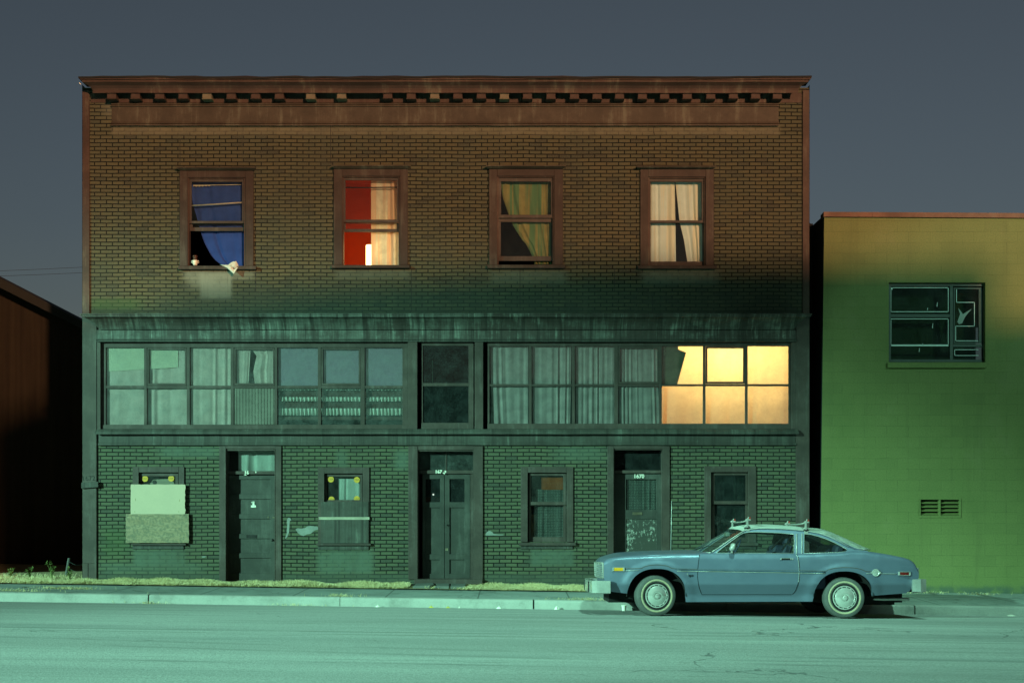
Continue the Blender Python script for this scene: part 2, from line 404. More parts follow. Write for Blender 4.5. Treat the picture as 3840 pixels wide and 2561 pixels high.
g = B(); g.grid([[(x, y, z_walk(x, -1) - .06) for x in (-70, 70)] for y in (.6, 40)]); structure(g.build('yard_ground', 'ground'))
sheet('far_sidewalk', rng(-70, 70, 8), [-36, -30, -27.5], lambda x, y: z_gutter(x) + .30, 'walk')

kj = [-6500, -4200, -2600, -900, 559, 1275, 2003, 2726, 3432, 4300, 5600, 7400, 9600]      # kerb joints
mb = B(); KY = -2.85
for a, b in zip(kj, kj[1:]):
    gap = .022 if b in (559, 2003, 3432) else .006
    x0, x1 = fx(a, KY) + .004, fx(b, KY) - gap; rt = .025
    rows = []
    for x in (x0, (x0 + x1) / 2, x1):
        zb = z_gutter(x); j = random.uniform(-.004, .004)
        rows.append([(x, KY - .012 + j, zb - .25), (x, KY - .008 + j, zb + .10), (x, KY + .004 + j, zb + .132), (x, KY + .03, zb + .147), (x, KY + .148, zb + .147), (x, KY + .148, zb - .25)])
    mb.grid(rows, close=True); mb.face(*rows[0]); mb.face(*rows[-1][::-1])
structure(mb.build('kerb', 'kerb', smooth=True, angle=40))

# broken stepping slabs before the middle door
def slab(poly, label, tilt=0):
    z0 = z_walk(fx(1660), -.6)
    mb = B(); pts = [(fx(p[0], p[1]), p[1]) for p in poly]
    top = [(x, y, z0 + .06 + tilt * (x - pts[0][0])) for x, y in pts]; bot = [(x, y, z0 - .05) for x, y in pts]
    mb.face(*top); mb.face(*bot[::-1])
    for i in range(len(pts)): j = (i + 1) % len(pts); mb.face(top[i], bot[i], bot[j], top[j])
    c = Vector((sum(p[0] for p in pts) / len(pts), sum(p[1] for p in pts) / len(pts), z0))
    return tag(mb.build('stepping_slab', 'slab', loc=c, bevel=.006), label, 'paving slab', 'broken paving slabs at the middle door')
slab([(1548, -.86), (1612, -.86), (1628, -.6), (1624, -.1), (1560, -.1)], 'tilted grey slab with a broken corner, left of the slabs below the double door', .03)
slab([(1626, -.9), (1684, -.9), (1686, -.1), (1634, -.1), (1640, -.55)], 'middle grey slab with a slanted broken edge below the double door')
slab([(1690, -.9), (1744, -.88), (1748, -.12), (1692, -.1)], 'right hand grey slab below the double door, next to the grass', -.01)

# grass: blades in one mass
def straw():
    t = NT('dry_grass'); n = t.noise(3.0, 4); n2 = t.noise(26, 2)
    c = t.ramp(t.math('ADD', t.math('MULTIPLY', n, .5), t.math('MULTIPLY', n2, .5)), [(.28, (.24, .25, .10)), (.42, (.62, .54, .30)), (.6, (.85, .74, .45))])
    df = t.n.new('ShaderNodeBsdfDiffuse'); tl = t.n.new('ShaderNodeBsdfTranslucent'); mx = t.n.new('ShaderNodeMixShader'); mx.inputs[0].default_value = .3
    t.L(c, df.inputs[0]); t.L(c, tl.inputs[0]); t.L(df.outputs[0], mx.inputs[1]); t.L(tl.outputs[0], mx.inputs[2]); return t.done(mx.outputs[0])
M['straw'] = straw()
M['weed'] = simple('green_weed', (.16, .22, .06), .8, bump=0)
gv, gf = [], []
def blade(x, y, z, h, lean, ang, w=.006):
    dx, dy = math.cos(ang), math.sin(ang); i = len(gv)
    px_, py_ = -dy * w, dx * w
    gv.extend([(x - px_, y - py_, z), (x + px_, y + py_, z), (x + dx * lean * .4 + px_ * .6, y + dy * lean * .4 + py_ * .6, z + h * .6), (x + dx * lean, y + dy * lean, z + h)])
    gf.append((i, i + 1, i + 2)); gf.append((i, i + 2, i + 3))
def clump(x, y, s=1.0):
    return (.5 + .5 * math.sin(x * 2.3 + 1.3 * math.sin(x * .9)) * math.sin(x * 5.1 + y * 3)) * s
n = 0
while n < 70000:
    x = random.uniform(-10.6, 5.5); y = random.uniform(-1.02, -.03)
    edge = -1.0 + .05 * math.sin(x * 3.1) + .04 * math.sin(x * 9.7)
    if y < edge + random.uniform(0, .05): continue
    if fx(1540) < x < fx(1752) and y > -.95: continue
    c = clump(x, y)
    if random.random() > .45 + .55 * c: continue
    h = random.uniform(.022, .06) * (.45 + .95 * c)
    if x < -7.9: h *= .9
    back = (y + 1) / 1.0
    blade(x, y, z_walk(x, -1) + .015, h * (1.0 + .35 * back), random.uniform(.01, .07), random.uniform(0, 6.283), random.uniform(.003, .006)); n += 1
for k in range(1500):                                     # rough ground by the shed, and a few tufts on the walk
    x = random.uniform(-11.5, -7.96); y = random.uniform(-.05, 1.2)
    blade(x, y, z_walk(x, -1) + .0, random.uniform(.02, .10), random.uniform(.02, .06), random.uniform(0, 6.283), .006)
for cx, cy, r_, q in ((fx(245, -2), -1.9, .42, 260), (fx(60, -2.4), -2.5, .5, 160), (fx(1290, -2.4), -2.62, .25, 90), (fx(2180, -2.4), -2.66, .5, 120), (fx(560, -2.8), -2.9, .3, 60), (fx(1100, -2.9), -2.88, .5, 50), (fx(3520, -1), -.1, .35, 90), (fx(3720, -1), -.3, .3, 70)):
    for k in range(q):
        x = cx + random.gauss(0, r_ * .6); y = cy + random.gauss(0, .05)
        zz = z_walk(x, y) if y > -2.8 else z_road(x, y)
        blade(x, y, zz, random.uniform(.02, .06), random.uniform(.01, .06), random.uniform(0, 6.283), .004)
me = bpy.data.meshes.new('grass'); me.from_pydata(gv, [], gf); me.materials.append(M['straw']); o = bpy.data.objects.new('grass', me); COL.objects.link(o); structure(o, 'stuff')

# taller weeds by the shed
def weed(px, py, Y, h, label):
    x = fx(px, Y); z = z_walk(x, -1); mb = B()
    for k in range(9):
        a = random.uniform(0, 6.28); L_ = h * random.uniform(.5, 1)
        p = [(x, Y, z), (x + .1 * L_ * math.cos(a), Y + .1 * L_ * math.sin(a), z + L_ * .55), (x + .34 * L_ * math.cos(a), Y + .3 * L_ * math.sin(a), z + L_)]
        mb.tube(p, [.006, .004, .002], 4)
        for q in range(8):
            t = random.uniform(.3, 1); b = Vector(p[1]).lerp(Vector(p[2]), t) if t > .5 else Vector(p[0]).lerp(Vector(p[1]), t * 2)
            d = Vector((random.uniform(-1, 1), random.uniform(-1, 1), random.uniform(-.2, .8))).normalized() * .05
            s_ = d.cross(Vector((0, 0, 1))) * .35; mb.face(b, b + d * .5 + s_, b + d, b + d * .5 - s_)
    return tag(mb.build('weed', 'weed', loc=(x, Y, z)), label, 'weed', 'weeds by the shed')
weed(40, 2170, .3, .22, 'leafy weed in the grass at the left end of the verge')
weed(110, 2170, .5, .26, 'green weed in front of the rusty shed, second from the left')
weed(195, 2160, .4, .36, 'tallest green weed, midway between the shed and the brick building')
weed(262, 2165, .2, .24, 'low weed beside the leaning fence post')

# ------------------------------------------------------------------ the three-storey building
XL, XR = fx(308), fx(3036)
ZT = fz(292, -.4)
bld = root('apartment_building', ((XL + XR) / 2, 0, 0), 'three storey brown brick patterned building with a bracketed cornice and lit windows', 'building')

def wall_holes(mb, x0, x1, y0, y1, holes, Y=0.0, depth=.12):
    """px rectangle with px holes, front face at Y, reveals going back"""
    xs = sorted({x0, x1, *[h[0] for h in holes], *[h[1] for h in holes]}); ys = sorted({y0, y1, *[h[2] for h in holes], *[h[3] for h in holes]})
    q = lambda x, y, d=0: (fx(x), Y + d, fz(y))
    for a, b in zip(xs, xs[1:]):
        for c, d in zip(ys, ys[1:]):
            mx, my = (a + b) / 2, (c + d) / 2
            if any(h[0] < mx < h[1] and h[2] < my < h[3] for h in holes): continue
            mb.face(q(a, d), q(b, d), q(b, c), q(a, c)); mb.face(q(a, c, depth), q(b, c, depth), q(b, d, depth), q(a, d, depth))
    for (a, b, c, d) in holes:
        mb.face(q(a, c), q(b, c), q(b, c, depth), q(a, c, depth)); mb.face(q(a, d), q(a, d, depth), q(b, d, depth), q(b, d))
        mb.face(q(a, c), q(a, c, depth), q(a, d, depth), q(a, d)); mb.face(q(b, c), q(b, d), q(b, d, depth), q(b, c, depth))
    return mb
UW = [(704, 920, 666, 997), (1283, 1500, 661, 994), (1865, 2078, 661, 993), (2431, 2646, 664, 996)]
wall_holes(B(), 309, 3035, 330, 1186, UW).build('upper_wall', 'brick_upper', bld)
GW = [(520, 670, 1771, 2040), (1216, 1360, 1775, 2038), (1979, 2125, 1772, 2032), (2667, 2806, 1770, 2034)]
GD = [(848, 1032, 1682, 2230), (1566, 1776, 1687, 2172), (2302, 2485, 1682, 2230)]
wall_holes(B(), 309, 3035, 1655, 2250, GW + GD).build('lower_wall', 'brick_lower', bld)
MWH = [(376, 1530, 1282, 1612), (1566, 1780, 1282, 1612), (1813, 2982, 1282, 1612)]
wall_holes(B(), 309, 3035, 1186, 1655, MWH).build('middle_wall', 'band', bld)
mb = B(); mb.face((XL, 0, -.5), (XL, 13, -.5), (XL, 13, ZT), (XL, 0, ZT)); mb.face((XR, 0, -.5), (XR, 0, ZT), (XR, 13, ZT), (XR, 13, -.5)); mb.face((XL, 13, -.5), (XR, 13, -.5), (XR, 13, ZT), (XL, 13, ZT))
mb.build('side_wall', 'tar', bld)
B().box(XL, XR, .05, 13, ZT - .22, ZT - .12).build('roof', 'tar', bld)

# rooms: open-fronted shells
def room(x0, x1, y0, y1, m, Yb=2.6, name='room', Yf=.125):
    X0, X1, Z0, Z1 = fx(x0), fx(x1), fz(y1), fz(y0); mb = B()
    mb.face((X0, Yb, Z0), (X1, Yb, Z0), (X1, Yb, Z1), (X0, Yb, Z1))
    mb.face((X0, Yf, Z0), (X0, Yb, Z0), (X0, Yb, Z1), (X0, Yf, Z1)); mb.face((X1, Yf, Z0), (X1, Yf, Z1), (X1, Yb, Z1), (X1, Yb, Z0))
    mb.face((X0, Yf, Z0), (X1, Yf, Z0), (X1, Yb, Z0), (X0, Yb, Z0)); mb.face((X0, Yf, Z1), (X0, Yb, Z1), (X1, Yb, Z1), (X1, Yf, Z1))
    return mb.build(name, m, bld)
room(420, 1000, 560, 1165, 'dark_room'); room(1180, 1600, 580, 1165, 'red_room', 2.2); room(1720, 2220, 560, 1165, 'dark_room'); room(2340, 2760, 560, 1165, 'dark_room')
room(340, 1545, 1240, 1640, 'dark_room', 1.6); room(1552, 1792, 1240, 1640, 'dark_room', 2.0); room(1800, 2476, 1240, 1640, 'dark_room', 1.4)
room(2480, 3000, 1250, 1640, 'warm_room', 2.6)
room(330, 1500, 1680, 2240, 'dark_room', 2.2); room(1520, 2230, 1680, 2200, 'dark_room', 2.2); room(2250, 2990, 1680, 2240, 'dark_room', 2.2)

# corner boards (upper) and corner pilasters (lower)
B().pbox(308.5, 335, 338, 1178, -.03, .02).build('corner_board', 'trim_red', bld, bevel=.004)
B().pbox(3010, 3035.5, 338, 1178, -.03, .02).build('corner_board', 'trim_red', bld, bevel=.004)
mb = B().pbox(309.5, 362, 1192, 2112, -.03, .02); mb.pbox(309.5, 330, 2112, 2200, -.026, .02); mb.pbox(331.5, 362, 2112, 2205, -.029, .02); mb.build('corner_pilaster', 'trim', bld, bevel=.004)
B().pbox(2985, 3035.5, 1192, 2240, -.03, .02).build('corner_pilaster', 'trim', bld, bevel=.004)

# cornice: moulded crown with mitred ends, brackets below
def moulding(name, prof, xa, xb, mat, parent=bld, k=0.0, wob=0.0, n=24, topwob=0.0):
    """prof: (proj, py) from top to bottom; ends slant back with projection"""
    pm = max(p for p, _ in prof); rows = []
    for i in range(n + 1):
        t = i / n; row = []; w1 = random.uniform(-wob, wob)
        for j, (p, py) in enumerate(prof):
            x = lerp(fx(xa, -pm) + (pm - p) * k, fx(xb, -pm) - (pm - p) * k, t)
            row.append((x, -p, fz(py, -p) + w1 + (random.uniform(-topwob, topwob) if j == 0 else 0)))
        rows.append(row)
    mb = B().grid(rows); mb.face(*rows[0]); mb.face(*rows[-1][::-1])
    return mb.build(name, mat, parent)
crown = moulding('cornice', [(.0, 287), (.40, 289), (.40, 293), (.385, 294), (.385, 299), (.36, 301), (.36, 308), (.33, 313), (.28, 322), (.245, 333), (.24, 337), (.235, 340), (.235, 349.5), (.0, 349.5)], 294, 3044, 'trim_red', k=1.25, wob=.004, topwob=.012, n=40)
rows = []
for i in range(61):
    x = lerp(fx(294.5, -.39), fx(3043.5, -.39), i / 60); z = fz(290.5, -.4) + .012 * math.sin(i * .35) * math.sin(i * .11 + 1) + random.uniform(-.004, .006)
    rows.append([(x, -.408, z - .018), (x, -.405, z + .014), (x, .1, z + .02), (x, .1, z - .018)])
mb = B().grid(rows, close=True); mb.face(*rows[0]); mb.face(*rows[-1][::-1]); mb.build('roof_edge', 'tar', bld)
bx = [256, 310.5, 366, 420, 475, 530.5, 586.5, 641, 713, 784, 890, 944, 998, 1051, 1105, 1158, 1211, 1265, 1319, 1371, 1422.5, 1475, 1526, 1578, 1632, 1684, 1735, 1785]
bw = fx(1937, -.2) - fx(1903, -.2)
mb = B(); zb_, zt_ = fz(371, -.2), fz(349, -.235)
mb.box(-bw / 2, bw / 2, -.2, -.012, zb_, zt_ + .012).box(-bw / 2 - .008, bw / 2 + .008, -.208, -.012, zb_ - .004, zb_ + .012)
x0 = fx(bx[0] * 1.6333, -.2)
mb.v = [(v[0] + x0, v[1], v[2]) for v in mb.v]
br0 = mb.build('bracket', 'trim_red', crown, bevel=.004)
M['bracket_bare'] = paint_mat('flaked_bracket_paint', (.17, .145, .10), (.30, .29, .22), .6)
bare = None
for k, q in enumerate(bx[1:]):
    c = br0.copy(); COL.objects.link(c); c.parent = crown; c.location = (fx(q * 1.6333, -.2) - x0, 0, random.uniform(-.006, .004))
    if k in (3, 7, 8, 11, 14):
        if bare is None: bare = br0.data.copy(); bare.materials[0] = M['bracket_bare']
        c.data = bare
mb = B().hexa([(fx(297, -.36), -.36, fz(314, -.36)), (fx(303, -.36), -.36, fz(319, -.36)), (fx(303, -.3), -.3, fz(319, -.3)), (fx(297, -.3), -.3, fz(314, -.3)), (fx(296, -.36), -.36, fz(309, -.36)), (fx(303, -.36), -.36, fz(315, -.36)), (fx(303, -.3), -.3, fz(315, -.3)), (fx(296, -.3), -.3, fz(309, -.3))]); mb.build('white_glint', 'white_num', crown)  # white piece put in for the bright glint at the cornice end
for x_, y0_, y1_ in ((675, 522, 622), (1240, 474, 612), (959, 1012, 1090), (914, 1108, 1172), (1543, 1006, 1170), (1950, 1008, 1172), (2304, 1008, 1092), (2447, 1106, 1170), (2699, 590, 665), (2451, 476, 502)):
    B().pbox(x_ - 1, x_ + 1, y0_, y1_, -.002, .004).build('siding_seam', 'black_ink', bld)
B().pbox(340, 3006, 350, 386, -.012, .01).build('fascia', 'trim_red', bld)
moulding('frieze', [(.0, 387), (.045, 388), (.045, 391), (.03, 393), (.05, 395.5), (.05, 399), (.025, 402), (.025, 458), (.04, 459), (.045, 463), (.03, 465), (.05, 467), (.05, 472), (.0, 473)], 415, 2923, 'frieze', k=.5, wob=.0015)

# belt cornice between the storeys
moulding('belt_cornice', [(.0, 1174), (.30, 1176.5), (.30, 1181), (.285, 1182), (.285, 1188), (.25, 1190), (.20, 1198), (.15, 1209), (.11, 1221), (.085, 1232), (.08, 1235), (.06, 1235.5), (.06, 1237), (0, 1237)], 299, 3046, 'peel', k=1.25, wob=.003, n=60)
B().pbox(362, 2985, 1237, 1271, -.045, .02).build('belt_board', 'peel', bld, bevel=.003)
moulding('belt_moulding', [(.0, 1269), (.06, 1271), (.065, 1274), (.05, 1276), (.05, 1281), (0, 1282)], 362, 2988, 'band')
moulding('sill_band', [(.0, 1608), (.08, 1610), (.11, 1617), (.12, 1620), (.12, 1627.5), (.03, 1628.5), (.03, 1660), (.05, 1661.5), (.055, 1668), (.03, 1671), (0, 1672)], 356, 2996, 'band', k=.5, wob=.002)

# pilasters
def pil(x0, x1, y0, y1, Yf=-.025, m='trim', name='pilaster'): return B().pbox(x0, x1, y0, y1, Yf, .02).build(name, m, bld, bevel=.004)
pil(1529, 1565, 1282, 1611, -.04); pil(1780, 1812, 1282, 1611, -.04)
pil(822, 847, 1672, 2215); pil(1033, 1055, 1672, 2215); pil(1531, 1566, 1672, 2172, -.03); pil(1777, 1811, 1672, 2172, -.03); pil(2278, 2301.5, 1672, 2235); pil(2486, 2512, 1672, 2235)
pil(362.5, 366, 1672, 2205, -.01, name='corner_strip')
pil(362.5, 377, 1282, 1611, -.02, name='window_jamb'); pil(2968, 2985, 1282, 1611, -.02, name='window_jamb')

# ---- upper windows
def frame_boxes(mb, x0, x1, y0, y1, wl, wr, wt, wb, Yf, Yb):
    mb.pbox(x0, x1, y0, y0 + wt, Yf, Yb); mb.pbox(x0, x1, y1 - wb, y1, Yf, Yb)
    mb.pbox(x0, x0 + wl, y0 + wt, y1 - wb, Yf, Yb); mb.pbox(x1 - wr, x1, y0 + wt, y1 - wb, Yf, Yb); return mb
def pane(x0, x1, y0, y1, Y, parent, m='glass'):
    return B().pbox(x0, x1, y0, y1, Y, Y + .004).build('pane', m, parent)
def upper_window(ox0, ox1, cap, oy0, ix0, ix1, iy0, iy1, sill, up, lo, m='glass_clear'):
    """up / lo: (outer x0,x1,y0,y1, glass x0,x1,y0,y1) of the sashes"""
    mb = B(); Yc_ = -.035
    mb.pbox(ox0, ix0, oy0, iy1, Yc_, .01).pbox(ix1, ox1, oy0, iy1, Yc_, .01).pbox(ix0 + .0, ix1, oy0, iy0, Yc_ - .001, .01)
    w = mb.build('window', 'casing', bld, bevel=.004)
    hc = (cap[0] + cap[1]) / 2
    moulding('window_hood', [(.0, cap[2]), (.13, cap[2] + 1), (.13, cap[2] + 4), (.11, cap[2] + 5), (.09, cap[2] + 9), (.06, cap[3]), (.0, cap[3])], cap[0], cap[1], 'frieze', w, k=.6, n=4)
    B().pbox(sill[0], sill[1], sill[2], sill[3], -.085, .03).build('sill', 'casing', w, bevel=.004)
    for (a, b, c, d, e, f, g_, h), Y in ((up, .025), (lo, .065)):
        s_ = B(); frame_boxes(s_, a, b, c, d, e - a, b - f, g_ - c, d - h, Y, Y + .036)
        s_.build('sash', 'trim', w, bevel=.003)
        pane(e - 1, f + 1, g_ - 1, h + 1, Y + .016, w, m)
    B().pbox(ix0 - .5, ix0 + 5, iy0, iy1, -.005, .12).pbox(ix1 - 5, ix1 + .5, iy0, iy1, -.005, .12).pbox(ix0, ix1, iy0 - .5, iy0 + 5, -.006, .12).build('jamb', 'trim_red', w)
    return w
w1 = upper_window(673, 950, (660, 962, 626, 639), 638, 704, 920, 666, 997, (668, 960, 997, 1010), (710, 918, 671, 838, 718, 908, 682, 829), (707, 918, 838, 867, 722, 912, 841, 853))
w2 = upper_window(1251, 1529, (1243, 1541, 619, 633), 632, 1283, 1500, 661, 994, (1243, 1536, 994, 1005), (1287, 1497, 665, 834, 1295, 1488, 676, 824), (1286, 1498, 836, 870, 1296, 1489, 838, 859))
w3 = upper_window(1834, 2111, (1822, 2122, 620, 633), 632, 1865, 2078, 661, 993, (1827, 2120, 993, 1006), (1870, 2075, 666, 818, 1879, 2066, 681, 806), (1868, 2076, 814, 979, 1878, 2068, 833, 961))
w4 = upper_window(2401, 2677, (2387, 2687, 622, 633), 632, 2431, 2646, 664, 996, (2393, 2688, 996, 1008), (2434, 2643, 669, 836, 2440, 2632, 682, 827), (2434, 2643, 832, 996, 2440, 2634, 837, 981))

# ---- bay windows of the middle storey
def bay(x0, x1, y0, y1, cols, rows, inner=(), skip=(), Y=.03, m='glass'):
    w = B(); xs = [x0] + [v for c in cols for v in c] + [x1]
    w.pbox(x0, x1, y0, rows[0][0], Y, Y + .05); w.pbox(x0, x1, rows[1][1], y1, Y - .012, Y + .05)
    for i in range(0, len(xs), 2): w.pbox(xs[i], xs[i + 1], rows[0][0], rows[1][1], Y + .001, Y + .032)
    for c in cols: w.pbox(c[0], c[1], rows[0][1], rows[1][0], Y + .004, Y + .030)
    o = w.build('window', 'trim', bld, bevel=.003)
    for i, c in enumerate(cols):
        for j, r in enumerate(rows):
            if (i, j) in skip: continue
            if (i, j) in inner:
                s_ = B(); frame_boxes(s_, c[0] + 1, c[1] - 1, r[0] + 1, r[1] - 1, 6, 6, 7, 8, Y + .008, Y + .036); s_.build('sash', 'trim', o, bevel=.002)
                pane(c[0] + 7, c[1] - 7, r[0] + 8, r[1] - 9, Y + .02, o, m)
            else: pane(c[0] - 1, c[1] + 1, r[0] - 1, r[1] + 1, Y + .018, o, m)
    return o
RL = [(1303, 1446), (1456, 1592)]
bayL = bay(377, 1529, 1283, 1611, [(397, 540), (551, 700), (712, 865), (877, 1030), (1040, 1192), (1204, 1352), (1368, 1509)], RL, {(1, 0), (3, 0), (5, 0)}, {(3, 1)}, m='glass_dirty')
RM = [(1297, 1436), (1448, 1585)]
bayM = bay(1580, 1776, 1283, 1611, [(1586, 1757)], RM, m='glass_dark')
RR = [(1298, 1440), (1448, 1588)]
bayR = bay(1828, 2969, 1283, 1611, [(1836, 1984), (1994, 2146), (2156, 2304), (2318, 2472), (2482, 2636), (2646, 2794), (2804, 2957)], RR, {(3, 0), (5, 0)}, m='glass')
mb = B(); mb.pbox(878, 1029, 1457, 1591, .05, .07)
for i in range(13): mb.pbox(880 + i * 11.5, 887 + i * 11.5, 1457, 1591, .044, .055)
mb.build('panel', 'panel', bayL)

# ---- ground floor windows
def low_window(ox0, ox1, oy0, ix0, ix1, iy0, iy1, sill, apron):
    mb = B(); mb.pbox(ox0, ix0, oy0, iy1, -.025, .01).pbox(ix1, ox1, oy0, iy1, -.025, .01).pbox(ix0, ix1, oy0, iy0, -.026, .01)
    w = mb.build('window', 'trim', bld, bevel=.004)
    B().pbox(sill[0], sill[1], sill[2], sill[3], -.06, .04).build('sill', 'trim', w, bevel=.004)
    B().pbox(ox0, ox1 - 2, apron[0], apron[1], -.02, .01).build('apron', 'band', w, bevel=.003)
    return w
g1 = low_window(497, 691, 1750, 520, 670, 1771, 2040, (490, 697, 2038, 2044), (2045, 2058))
s_ = B(); frame_boxes(s_, 524, 668, 1775, 2036, 8, 10, 10, 10, .025, .06); s_.build('sash', 'trim', g1); pane(531, 659, 1784, 2028, .04, g1)
g2 = low_window(1192, 1385, 1752, 1216, 1360, 1775, 2038, (1186, 1391, 2037, 2045), (2047, 2061))
s_ = B(); frame_boxes(s_, 1220, 1358, 1779, 1882, 5, 7, 8, 8, .025, .06); s_.build('sash', 'trim', g2); pane(1224, 1352, 1786, 1876, .04, g2)
mb = B().pbox(1204, 1381, 1881, 1938, -.034, -.027).pbox(1203, 1382, 1948, 2036, -.034, -.027); mb.build('panel', 'band', g2)
B().pbox(1195, 1385, 1938, 1948, -.042, -.028).build('batten', 'wood_white', g2)
g3 = low_window(1953, 2150, 1750, 1979, 2125, 1772, 2032, (1946, 2160, 2034, 2045), (2047, 2058))
s_ = B(); frame_boxes(s_, 1983, 2122, 1776, 1893, 8, 10, 7, 12, .025, .055); s_.build('sash', 'trim', g3); pane(1990, 2113, 1782, 1882, .036, g3, 'glass')
s_ = B(); frame_boxes(s_, 1983, 2122, 1889, 2031, 9, 10, 6, 18, .06, .09); s_.build('sash', 'trim', g3); pane(1991, 2113, 1894, 2014, .075, g3, 'glass')
g4 = low_window(2642, 2836, 1748, 2667, 2806, 1770, 2034, (2634, 2844, 2035, 2046), (2048, 2060))
s_ = B(); frame_boxes(s_, 2671, 2804, 1774, 1890, 8, 8, 7, 12, .025, .055); s_.build('sash', 'trim', g4); pane(2678, 2797, 1780, 1879, .036, g4, 'glass_dark')
s_ = B(); frame_boxes(s_, 2671, 2804, 1886, 2032, 9, 9, 5, 18, .06, .09); s_.build('sash', 'trim', g4); pane(2679, 2796, 1890, 2015, .075, g4, 'glass_dark')
def ragged(mb, x0, x1, y0, y1, Yf, Yb, amp=2.0, n=14):
    poly = []
    for i in range(n): poly.append((fx(lerp(x0, x1, i / n), Yf), fz(y1 + random.uniform(-amp, amp) * .4, Yf)))
    for i in range(n): poly.append((fx(x1 + random.uniform(-amp, amp), Yf), fz(lerp(y1, y0, i / n), Yf)))
    for i in range(n): poly.append((fx(lerp(x1, x0, i / n), Yf), fz(y0 + random.uniform(-amp, amp) * .35, Yf)))
    for i in range(n): poly.append((fx(x0 + random.uniform(-amp, amp) * .3, Yf), fz(lerp(y0, y1, i / n), Yf)))
    return mb.prism(poly, Yf, Yb)
ragged(B(), 490, 694, 1816, 1927, -.062, -.05).build('board', 'board_cream', g1)['label'] = 'pale cream board nailed over the window'
ragged(B(), 472, 708, 1926, 2035, -.058, -.04, 1.2).build('board', 'plywood', g1)['label'] = 'weathered plywood board below the cream one'
mb = B()
for x, y, h in ((508, 1873, 9), (673, 1876, 8), (505, 1820, 3), (505, 1918, 5), (670, 1918, 4)):
    mb.pbox(x - .6, x + .6, y - h / 2, y + h / 2, -.0632, -.0615)
mb.build('nail_mark', 'ink', g1)
def sticker(px, py, Y, parent):
    r = fx(11.2, Y) - fx(0, Y); c = (fx(px, Y), Y, fz(py, Y)); mb = B()
    mb.lathe([(0, -.003), (r, -.003), (r, 0), (0, 0)], c, 'y', 24)
    mb.m = 1; mb.text('OSA', .05, c[0], c[1] - .0035, c[2] + .002, extrude=.0008)
    return mb.build('sticker', ['yellow', 'ink'], parent)
sticker(544, 1795, .032, g1); sticker(642, 1794, .032, g1)
for p in ((1241, 1797), (1338, 1799), (1243, 1872), (1338, 1870)): sticker(*p, .032, g2)

# ---- doors
def opening(x0, x1, y0, lint, Y, m='door'):
    mb = B()
    mb.box(fx(x0) - .001, fx(x0) + .02, -.02, Y + .05, -.2, fz(y0)); mb.box(fx(x1) - .02, fx(x1) + .001, -.02, Y + .05, -.2, fz(y0))
    return mb
DY = .165
# left door: five panels, transom with cloth
d1 = B().pbox(847, 1033, 1669, 1682, -.02, .03).pbox(848, 1032, 1682, 1690, .0, .2)
d1.box(fx(848), fx(848) + .012, -.01, .25, -.2, fz(1682)).box(fx(1032) - .012, fx(1032), -.01, .25, -.2, fz(1682)).pbox(848, 1034, 1766, 1778, DY - .05, .25)
d1.pbox(848, 878, 1778, 2200, DY + .03, .25)
d1 = d1.build('door_frame', 'trim', bld, bevel=.003)
pane(850, 1034, 1690, 1766, DY, d1)
mb = B(); rails = [(1782, 1797), (1852, 1871), (1927, 1945), (2001, 2019), (2073, 2092), (2148, 2230)]
for a, b in rails: mb.pbox(855, 1016, a, b, DY, DY + .04)
mb.pbox(848, 862, 1782, 2230, DY - .002, DY + .04).pbox(1014, 1034, 1782, 2230, DY - .002, DY + .04).pbox(855, 1020, 1782, 2230, DY + .022, DY + .042)
door1 = mb.build('door', 'door', bld, bevel=.004); door1['label'] = 'dark door with five horizontal panels and a white 1'
mb = B().lathe([(0, -.062), (.016, -.06), (.027, -.045), (.02, -.028), (.009, -.02), (.009, 0), (.02, .0), (0, .004)], (fx(1023, DY), DY - .002, fz(2024, DY)), 'y', 20); mb.build('door_knob', 'iron', door1, smooth=True)
mb = B(); frame_boxes(mb, 924, 962, 2005, 2016, 2, 2, 2, 2, DY - .008, DY); mb.pbox(926, 960, 2007, 2014, DY - .004, DY); mb.build('mail_slot', 'iron', door1)
B().pbox(1004, 1008, 1936, 1941, DY - .008, DY).pbox(1021, 1030, 1938, 1942, DY - .01, DY).build('latch', 'brass', door1)
mb = B().text('1', .13, fx(950, DY), DY + .014, fz(1892, DY), bold=.012, extrude=.003); mb.pbox(941, 960, 1894, 1902, DY + .012, DY + .02).pbox(943, 950, 1881, 1885, DY + .011, DY + .02).build('house_number', 'white_num', door1)
mb = B().text('16', .085, fx(927, DY), DY - .056, fz(1772, DY - .05), bold=.004); mb.pbox(915, 924, 1779, 1781, DY - .057, DY - .05); mb.pbox(957.5, 961, 1767, 1773, DY - .057, DY - .05); mb.build('house_number', 'white_num', d1)
